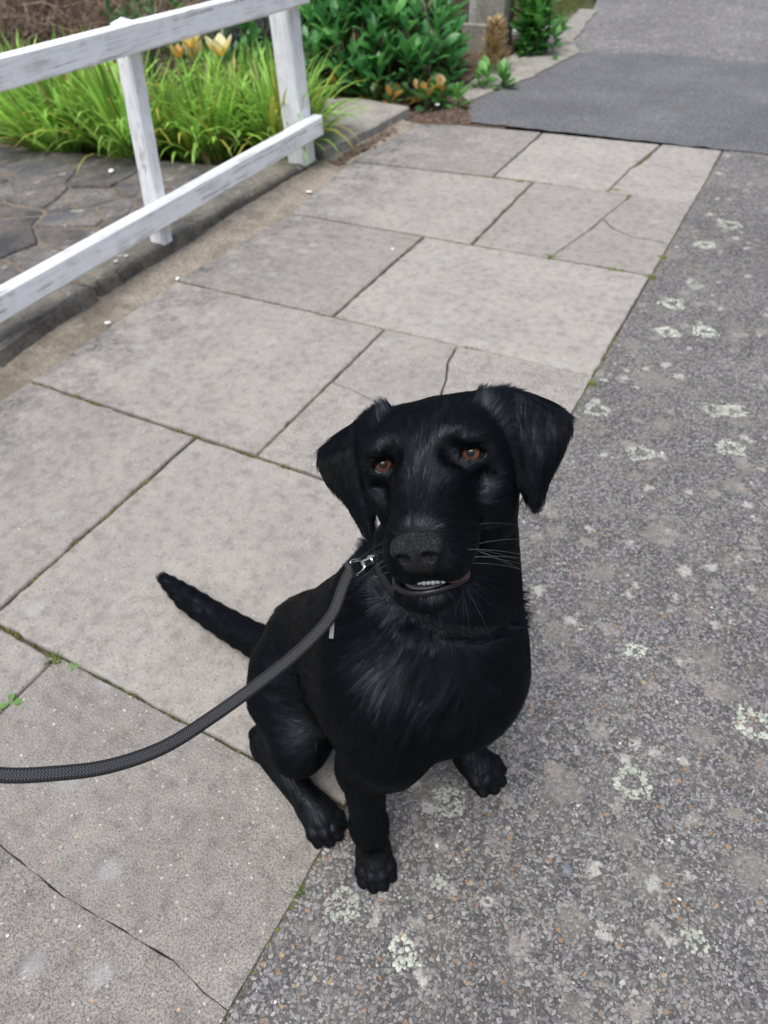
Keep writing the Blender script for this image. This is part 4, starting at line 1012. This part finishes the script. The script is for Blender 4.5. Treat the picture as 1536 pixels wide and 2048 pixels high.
def build_dog():
    M = make_dog_mats()
    S = dog_field()
    # eye openings are cut along the gaze
    eyes = []
    for sd in (-1, 1):
        p, ctr, g = eye_geo(sd)
        ex = unit(HL*(1 if sd > 0 else 1)-g*(HL@g)); ey = np.cross(g, ex)
        a = R_(-7 if sd > 0 else 12); ex, ey = ex*math.cos(a)+ey*math.sin(a), ey*math.cos(a)-ex*math.sin(a)
        if ey@HU < 0: ey = -ey
        S.ell(ctr, (.0150, .0150, .0150), None, .010)
        S.ell(ctr+ey*.0045, (.0150, .0105, .0150), np.array([ex, ey, g]), .006)
        S.ell(ctr+g*.02-ey*.0006, (.0116 if sd > 0 else .0101, .0066, .030), np.array([ex, ey, g]), .0025, 'sub')
        S.ell(ctr, (.0122, .0122, .0122), None, .001, 'sub')
        eyes.append((sd, p, ctr, g, ex, ey))
    RG = collar_ring(S); ring = RG[0]
    for k in range(0, 72, 2): S.cone(ring[k], ring[(k+2) % 72], .0075, .0075, .008, 'sub')
    V, Q = S.mesh(FUR_GRID)
    # the ear leather is smooth: relax it
    qe = (V-HO)@HM.T; em = sstep(np.abs(qe[:, 1]), .070, .084)*sstep(qe[:, 2], -.10, -.07)*sstep(V[:, 2], .46, .50)
    E_ = np.unique(np.sort(np.concatenate([Q[:, [0, 1]], Q[:, [1, 2]], Q[:, [2, 3]], Q[:, [3, 0]]]), 1), axis=0); E_ = E_[(em[E_] > 0).any(1)]
    for _ in range(9):
        s_, c_ = np.zeros_like(V), np.zeros(len(V))
        for i, j in ((0, 1), (1, 0)): np.add.at(s_, E_[:, i], V[E_[:, j]]); np.add.at(c_, E_[:, i], 1)
        V = V+(s_/np.maximum(c_, 1)[:, None]-V)*(em*.55*(c_ > 0))[:, None]
    dog = obj('dog', np_mesh('dog', V, Q), M['skin'])
    tag(dog, 'black labrador sitting on the slabs with its head raised and mouth slightly open', 'dog')
    # ---- eyes
    for sd, p, ctr, g, ex, ey in eyes:
        bm = bmesh.new(); bmesh.ops.create_uvsphere(bm, u_segments=32, v_segments=20, radius=1.)
        me = bpy.data.meshes.new('eye'); bm.to_mesh(me); bm.free(); me.polygons.foreach_set('use_smooth', [True]*len(me.polygons))
        gz = unit(g+HU*.06-HL*.05); x = unit(ex-gz*(ex@gz)); y = np.cross(gz, x)
        e = obj('eye', me, M['eye'], dog)
        m = np.eye(4); m[:3, 0] = x*.0119; m[:3, 1] = y*.0119; m[:3, 2] = gz*.0119; m[:3, 3] = ctr
        e.matrix_world = Matrix(m.tolist())
        rim = []
        A = .0110 if sd > 0 else .0095
        for k in range(40):
            t = 2*math.pi*k/40; xx = math.cos(t)*A*(1.08 if math.cos(t) > .8 else 1); yy = math.sin(t)*.0066*(1-.35*math.cos(t)**4)-.0006
            z = math.sqrt(max(.0127**2-xx*xx-yy*yy, 1e-6)); rim.append(ctr+ex*xx+ey*yy+g*z)
        rim.append(rim[0]); V_, F_ = tube(rim, .0013, 6, False)
        obj('eyelid', pymesh('eyelid', V_, F_, True), M['lid'], dog)
    # ---- nose
    N = Sdf()
    N.ell(hd(.0785, .0002, -.0365), (.0155, .0218, .0135), tilt(HM, HL, 10), .006)
    N.ell(hd(.083, -.0004, -.0495), (.0120, .0140, .0125), HM, .008)
    for sd in (-1, 1):
        N.ell(hd(.0870, -.0001+sd*.0120, -.0395), (.0105, .0098, .0098), HM, .006)
        N.ell(hd(.0855, -.0004+sd*.0085, -.0515), (.0085, .0062, .0085), HM, .005)
        N.ell(hd(.0990, -.0001+sd*.0118, -.0430), (.0110, .0066, .0052), tilt(HM, HF, -sd*14), .003, 'sub')
        N.cone(hd(.0965, -.0001+sd*.0150, -.0450), hd(.084, -.0001+sd*.0235, -.0485), .0030, .0016, .0025, 'sub')
    N.cone(hd(.0995, -.0004, -.0470), hd(.0930, -.0008, -.0680), .0011, .0012, .002, 'sub')
    V2, Q2 = N.mesh(.0011)
    obj('nose', np_mesh('nose', V2, Q2), M['nose'], dog)
    # ---- mouth: floor, lower lip, gum at the raised corner, small incisors
    Bq = Sdf()
    Bq.ell(hd(.048, -.010, -.0912), (.0205, .0225, .0042), HM, .004)
    V3, Q3 = Bq.mesh(.0016); obj('tongue', np_mesh('tongue', V3, Q3), M['mouth'], dog)
    Lp = Sdf()
    arc = [(.046, .024, -.0955), (.053, .019, -.0950), (.060, .011, -.0945), (.067, -.002, -.0940), (.0685, -.016, -.0940), (.064, -.030, -.0938), (.052, -.040, -.0935), (.034, -.043, -.094)]
    arc = catmull(arc, 4)
    for i in range(len(arc)-1): Lp.cone(hd(*arc[i]), hd(*arc[i+1]), .0028, .0028, .002)
    V4, Q4 = Lp.mesh(.0013); obj('lower_lip', np_mesh('lower_lip', V4, Q4), M['lip'], dog)
    G = Sdf()
    arc = catmull([(.066, .0135, -.0835), (.058, .0205, -.0872), (.050, .0245, -.0890)], 4)
    for i in range(len(arc)-1): G.cone(hd(*arc[i]), hd(*arc[i+1]), .0030, .0042, .003)
    V5, Q5 = G.mesh(.0014); obj('gum', np_mesh('gum', V5, Q5), M['gum'], dog)
    for k, l in enumerate((-.0095, -.0055, -.0015, .0025, .0065, .0110)):
        T_ = Sdf(); f = .0765-.25*abs(l-.0005)**1.2*1.2; hgt = (.0016, .0021, .0023, .0022, .0018, .0030)[k]
        T_.ell(hd(f, l, -.0792), (.0019, rng.uniform(.0022, .0026), hgt*rng.uniform(.8, 1.15)), HM, .001)
        V6, Q6 = T_.mesh(.0009); obj('tooth', np_mesh('tooth', V6, Q6), M['tooth'], dog)
    if FUR_N: build_coat(S, dog, V, Q, M, RG)
    return dog, S, RG

def build_coat(S, dog, V, Q, M, RG):
    A, B_, C_, D_ = (V[Q[:, i]] for i in range(4))
    area = .5*np.linalg.norm(np.cross(C_-A, D_-B_), axis=1)
    cen = (A+B_+C_+D_)/4
    qh = (cen-HO)@HM.T
    near = np.linalg.norm(qh-np.array([-.01, 0, -.03]), axis=1) < .15
    camv = unit(np.array([0, 0, 1.02])-cen); nf = unit(np.cross(C_-A, D_-B_))
    seen = .35+.65*(((camv*nf).sum(1)) > -.35)                 # thinner on the sides nobody looks at
    wgt = area*seen*np.where(near, 2.4, 1.0); cum = np.cumsum(wgt); cum /= cum[-1]
    n = FUR_N
    f = np.searchsorted(cum, rng.random(n)); u, v = rng.random((2, n, 1))
    p = A[f]*(1-u)*(1-v)+B_[f]*u*(1-v)+C_[f]*u*v+D_[f]*(1-u)*v
    nr = S.grad(p)
    fl, L, lift, wh, q, bb = coat_flow(p, nr)
    keep = np.ones(n, bool)
    # bare skin: nose pad, eye openings, lips
    nd = (q-np.array([.084, .0012, -.043]))/np.array([.019, .0225, .022]); keep &= (nd**2).sum(1) > 1
    md = (q-np.array([.055, -.004, -.088]))/np.array([.026, .034, .0085]); keep &= (md**2).sum(1) > 1
    for sd in (-1, 1):
        pe, ctr, g = eye_geo(sd); keep &= np.linalg.norm(p-(ctr+g*.004), axis=1) > .0114
    keep &= p[:, 2] > .004
    rd = np.full(n, 1.); mm = (p[:, 2] > .38) & (p[:, 2] < .56)
    rd[mm] = np.min([np.linalg.norm(p[mm]-q_, axis=1) for q_ in RG[0][::2]], 0); keep &= rd > .0050
    p, nr, fl, L, lift, wh = p[keep], nr[keep], fl[keep], L[keep], lift[keep], wh[keep]
    n = len(p)
    # locks: neighbouring hairs share a small turn of direction and lift
    def locks(wd, ln, seed):
        cc = np.floor(p/.04+.5); rel = p-cc*.04; ac = np.cross(nr, fl)
        k1 = np.floor((rel*ac).sum(1)/wd+wob(p, 160, 31)[:, 0]*.35); hs_ = (cc[:, 0]*7919+cc[:, 1]*104729+cc[:, 2]*1299709+k1*15485863).astype(np.int64)
        k2 = np.floor((rel*fl).sum(1)/ln+(hs_ % 97)/97.).astype(np.int64)
        return np.random.default_rng(seed).normal(size=(65521, 4))[(hs_*31+k2*611953+seed) % 65521]
    l1 = np.where((wh > .5)[:, None], locks(.0019, .012, 5), locks(.0030, .024, 5)); l2 = np.column_stack([wob(p, 110, 21), wob(p, 110, 22)[:, :1]])
    fl = unit(fl+l1[:, :3]*.035+l2[:, :3]*.05); lift = lift+l1[:, 3]*.008
    L = L*rng.uniform(.65, 1.2, n); lift = np.clip(lift+rng.normal(0, .04, n), .05, .6)
    lift = np.maximum(lift, .0017/L)
    jit = unit(fl+rng.normal(0, .07, (n, 3))); jit = unit(jit-nr*(jit*nr).sum(1)[:, None])
    s = np.linspace(0, 1, 5)[None, :, None]
    P = p[:, None]-nr[:, None]*.0001+jit[:, None]*(L[:, None, None]*s)+nr[:, None]*((lift*L)[:, None, None]*(s-.55*s*s))
    P[:, :, 2] = np.maximum(P[:, :, 2], .0025)
    lie = unit(nr+fl*.12+l1[:, :3]*.13+l2[:, :3]*.05+rng.normal(0, .05, (n, 3)))
    r0 = np.where(wh > .5, .00014, .00020)
    o = strands('fur_coat', P, r0, r0*.3, M['coat'], dog, lie); o['kind'] = 'stuff'
    # whiskers
    W = []
    for sd in (-1, 1):
        for k in range(9):
            f0, l0, u0 = rng.uniform(.03, .07), sd*.036, rng.uniform(-.078, -.05)
            r0_ = hd(f0, l0, u0); d = unit(HL*sd*.9-HF*rng.uniform(-.1, .5)-UP*rng.uniform(.0, .7)); Ln = rng.uniform(.03, .075)
            t = np.linspace(0, 1, 8)[:, None]
            W.append(r0_+d*Ln*t-UP*(.25*Ln*t*t)+HF*rng.uniform(-.1, .1)*Ln*t*t)
    for k in range(14):
        r0_ = hd(rng.uniform(.03, .06), rng.uniform(-.03, .02), -.112); d = unit(-UP+HL*rng.uniform(-.6, .6)+HF*rng.uniform(0, .6)); Ln = rng.uniform(.02, .05)
        t = np.linspace(0, 1, 8)[:, None]; W.append(r0_+d*Ln*t-UP*(.2*Ln*t*t))
    o = strands('whiskers', np.array(W),   .00016, .00004, M['whisker'], dog); o['kind'] = 'stuff'
# ---------------------------------------------------------------- collar and lead
def collar_ring(S):
    A = np.array([(-.2704, .4181, .476), (-.2174, .3805, .4682), (-.1436, .3949, .4544), (-.1176, .4524, .4342)])
    c = A.mean(0); nn = np.linalg.svd(A-c)[2][2]; nn *= np.sign(nn[2])
    ctr = c+np.array([-.015, .055, 0]); ctr -= nn*((ctr-c)@nn)
    x = unit(np.array([1., 0, 0])-nn*nn[0]); y = np.cross(nn, x); out = []
    for k in range(72):
        a = 2*math.pi*k/72; d = x*math.cos(a)+y*math.sin(a); lo, hi = 0., .2
        for _ in range(22):
            m = (lo+hi)/2; lo, hi = (m, hi) if S.at((ctr+d*m)[None])[0] < 0 else (lo, m)
        out.append(ctr+d*lo)
    return np.array(out), nn, ctr
def mat_web():
    n = NT('lead_webbing'); uv = n.tc.outputs['UV']; s = n.n('SeparateXYZ', {0: uv}); u, v = s.outputs[0], s.outputs[1]
    row = n.math('FLOOR', n.math('MULTIPLY', v, 9.)); uu = n.math('FRACT', n.math('ADD', n.math('MULTIPLY', u, 420.), n.math('MULTIPLY', row, .5)))
    vv = n.math('FRACT', n.math('MULTIPLY', v, 9.))
    dot = n.math('MULTIPLY', n.math('GREATER_THAN', uu, .45), n.math('GREATER_THAN', vv, .28))
    band = n.math('MULTIPLY', n.math('GREATER_THAN', v, .22), n.math('LESS_THAN', v, .78))
    c = n.mix(n.math('MULTIPLY', dot, band), (.012, .012, .014), (.065, .065, .07))
    weave = n.math('ADD', n.math('SINE', n.math('MULTIPLY', u, 2600.)), n.math('SINE', n.math('MULTIPLY', v, 60.)))
    return n.done(c, .75, n.bump(n.math('ADD', weave, n.math('MULTIPLY', n.noise(n.vec('Object'), 900, 2).outputs[0], 1.5)), .35, .0008), Specular_IOR_Level=.35)
def strap_mesh(name, P, Nn, wd, th):
    """flat woven strap: P centre line, Nn face normals"""
    P = np.array(P); T = unit(np.gradient(P, axis=0)); Nn = unit(Nn-T*(Nn*T).sum(1)[:, None]); Sd = np.cross(T, Nn)
    prof = [(-1, 0), (-.93, .6), (-.8, 1), (-.4, 1.12), (0, 1.0), (.4, 1.12), (.8, 1), (.93, .6), (1, 0), (.93, -.6), (.8, -1), (0, -1), (-.8, -1), (-.93, -.6)]; k = len(prof)
    V = [P[i]+Sd[i]*a*wd/2+Nn[i]*b_*th/2 for i in range(len(P)) for a, b_ in prof]
    F = [(i*k+j, i*k+(j+1) % k, (i+1)*k+(j+1) % k, (i+1)*k+j) for i in range(len(P)-1) for j in range(k)]+[tuple(range(k))[::-1], tuple((len(P)-1)*k+j for j in range(k))]
    me = pymesh(name, V, F, True); L = np.concatenate([[0], np.cumsum(np.linalg.norm(np.diff(P, axis=0), axis=1))])
    uv = me.uv_layers.new(name='UVMap'); vi = np.empty(len(me.loops), np.int32); me.loops.foreach_get('vertex_index', vi)
    pv = np.array([p[0] for p in prof])*.5+.5; pu = np.stack([L[vi//k], pv[vi % k]], 1); uv.data.foreach_set('uv', pu.astype(np.float32).ravel()); return me
LEAD_PTS = [(-.2799, .3937, .4791), (-.2791, .3777, .4746), (-.2751, .344, .464), (-.2835, .2998, .458), (-.2964, .2526, .4589), (-.3115, .2061, .4615), (-.3257, .1597, .471),
            (-.3465, .1221, .4847), (-.3703, .0939, .5011), (-.3966, .0708, .5163), (-.4307, .053, .5331), (-.4729, .0392, .5578)]
def build_lead(S, RG):
    WEB = mat_web(); CHROME = NT('chrome').done((.75, .75, .74), .16, Metallic=1.)
    n = NT('black_nylon'); NYL = n.done((.010, .010, .011), .7, n.bump(n.noise(n.vec('Object'), 1500, 2).outputs[0], .4, .0006))
    ring, nn, ctr = RG
    Q = np.vstack([ring, ring[:2]]); out = unit(Q-ctr); o = obj('dog_collar', strap_mesh('dog_collar', Q-out*.0050, out, .012, .003), NYL)
    tag(o, 'black collar sunk in the fur round the dog\'s neck', 'collar')
    lead = empty('dog_lead', (-.2704, .4181, .476)); tag(lead, 'black and grey woven lead running from the dog to the left edge', 'dog lead'); LO = np.array([-.2704, .4181, .476])
    cam_p = np.array([0, 0, 1.02])
    W = catmull(LEAD_PTS, 10); tw = np.linspace(0, 1, len(W))
    Nn = unit(cam_p-W)+np.array([0, 0, .55])*tw[:, None]**1.2+np.array([.5, -.25, 0])*(1-tw[:, None])*.5
    obj('strap', strap_mesh('strap', W-LO, Nn, .0118, .0048), WEB, lead)
    # stitched loop holding the clip, and its loose end
    e0, e1 = np.array(LEAD_PTS[0]), np.array(LEAD_PTS[1]); d = unit(np.array([-.2704, .4181, .476])+np.array([.004, .004, 0])-e0); side = unit(np.cross(d, cam_p-e0)); up = unit(np.cross(side, d))
    Vt, Ft = tube([e0-LO-side*.0085-d*.001, e0-LO+side*.0085-d*.001], .0036, 8); obj('loop', pymesh('loop', Vt, Ft, True), NYL, lead)
    r = [e0+side*.0075*math.cos(a)+d*(.0045+.0075*max(0, math.sin(a))*1.6-.004*max(0, -math.sin(a))) for a in np.linspace(0, 2*math.pi, 25)]
    Vt, Ft = tube(np.array(r)-LO, .0016, 8, False); obj('eyelet', pymesh('eyelet', Vt, Ft, True), CHROME, lead)
    b0 = e0+d*.017; b1 = e0+d*.024
    for p0, p1, r0 in ((b0-d*.002, b1, .0042), (b1, b1+d*.003, .0055), (b1+d*.003, b1+d*.007, .0040)):
        Vt, Ft = tube([p0-LO, p1-LO], r0, 14); obj('swivel', pymesh('swivel', Vt, Ft, False), CHROME, lead)
    g0 = b1+d*.007; Vt, Ft = tube(np.array([g0, g0+d*.008, g0+d*.016, g0+d*.024])-LO, [.0032, .0034, .0030, .0026], 10); obj('clip_body', pymesh('clip_body', Vt, Ft, True), CHROME, lead)
    hk = [g0+d*(.020+.010*math.sin(a))+side*(.005-.007*math.cos(a)) for a in np.linspace(0, 4.2, 18)]
    Vt, Ft = tube(np.array(hk)-LO, .0019, 8); obj('hook', pymesh('hook', Vt, Ft, True), CHROME, lead)
    q = g0+d*.028; rr = [q+side*.009*math.cos(a)+unit(d+up)*.009*math.sin(a) for a in np.linspace(0, 2*math.pi, 25)]
    Vt, Ft = tube(np.array(rr), .0013, 8, False); o = obj('collar_ring', pymesh('collar_ring', Vt, Ft, True), CHROME); tag(o, 'small steel ring on the collar where the lead clips on', 'ring')
    tg = np.array(LEAD_PTS[2])-up*.004+side*.006; Vt, Ft = tube([tg-LO, tg-LO+unit(-d*.4+side*.8-up*.2)*.016], [.0022, .0022], 4); obj('label_tag', pymesh('label_tag', Vt, Ft), mat_simple('grey_tag', (.22, .22, .21), (.30, .30, .29), 90, .2, .001), lead)
# ---------------------------------------------------------------- assemble
moss(); clods(); lichens(); scatter_chips()
FUR_GRID = .0026; FUR_N = 420000
dog, S_dog, RG = build_dog()
build_lead(S_dog, RG)
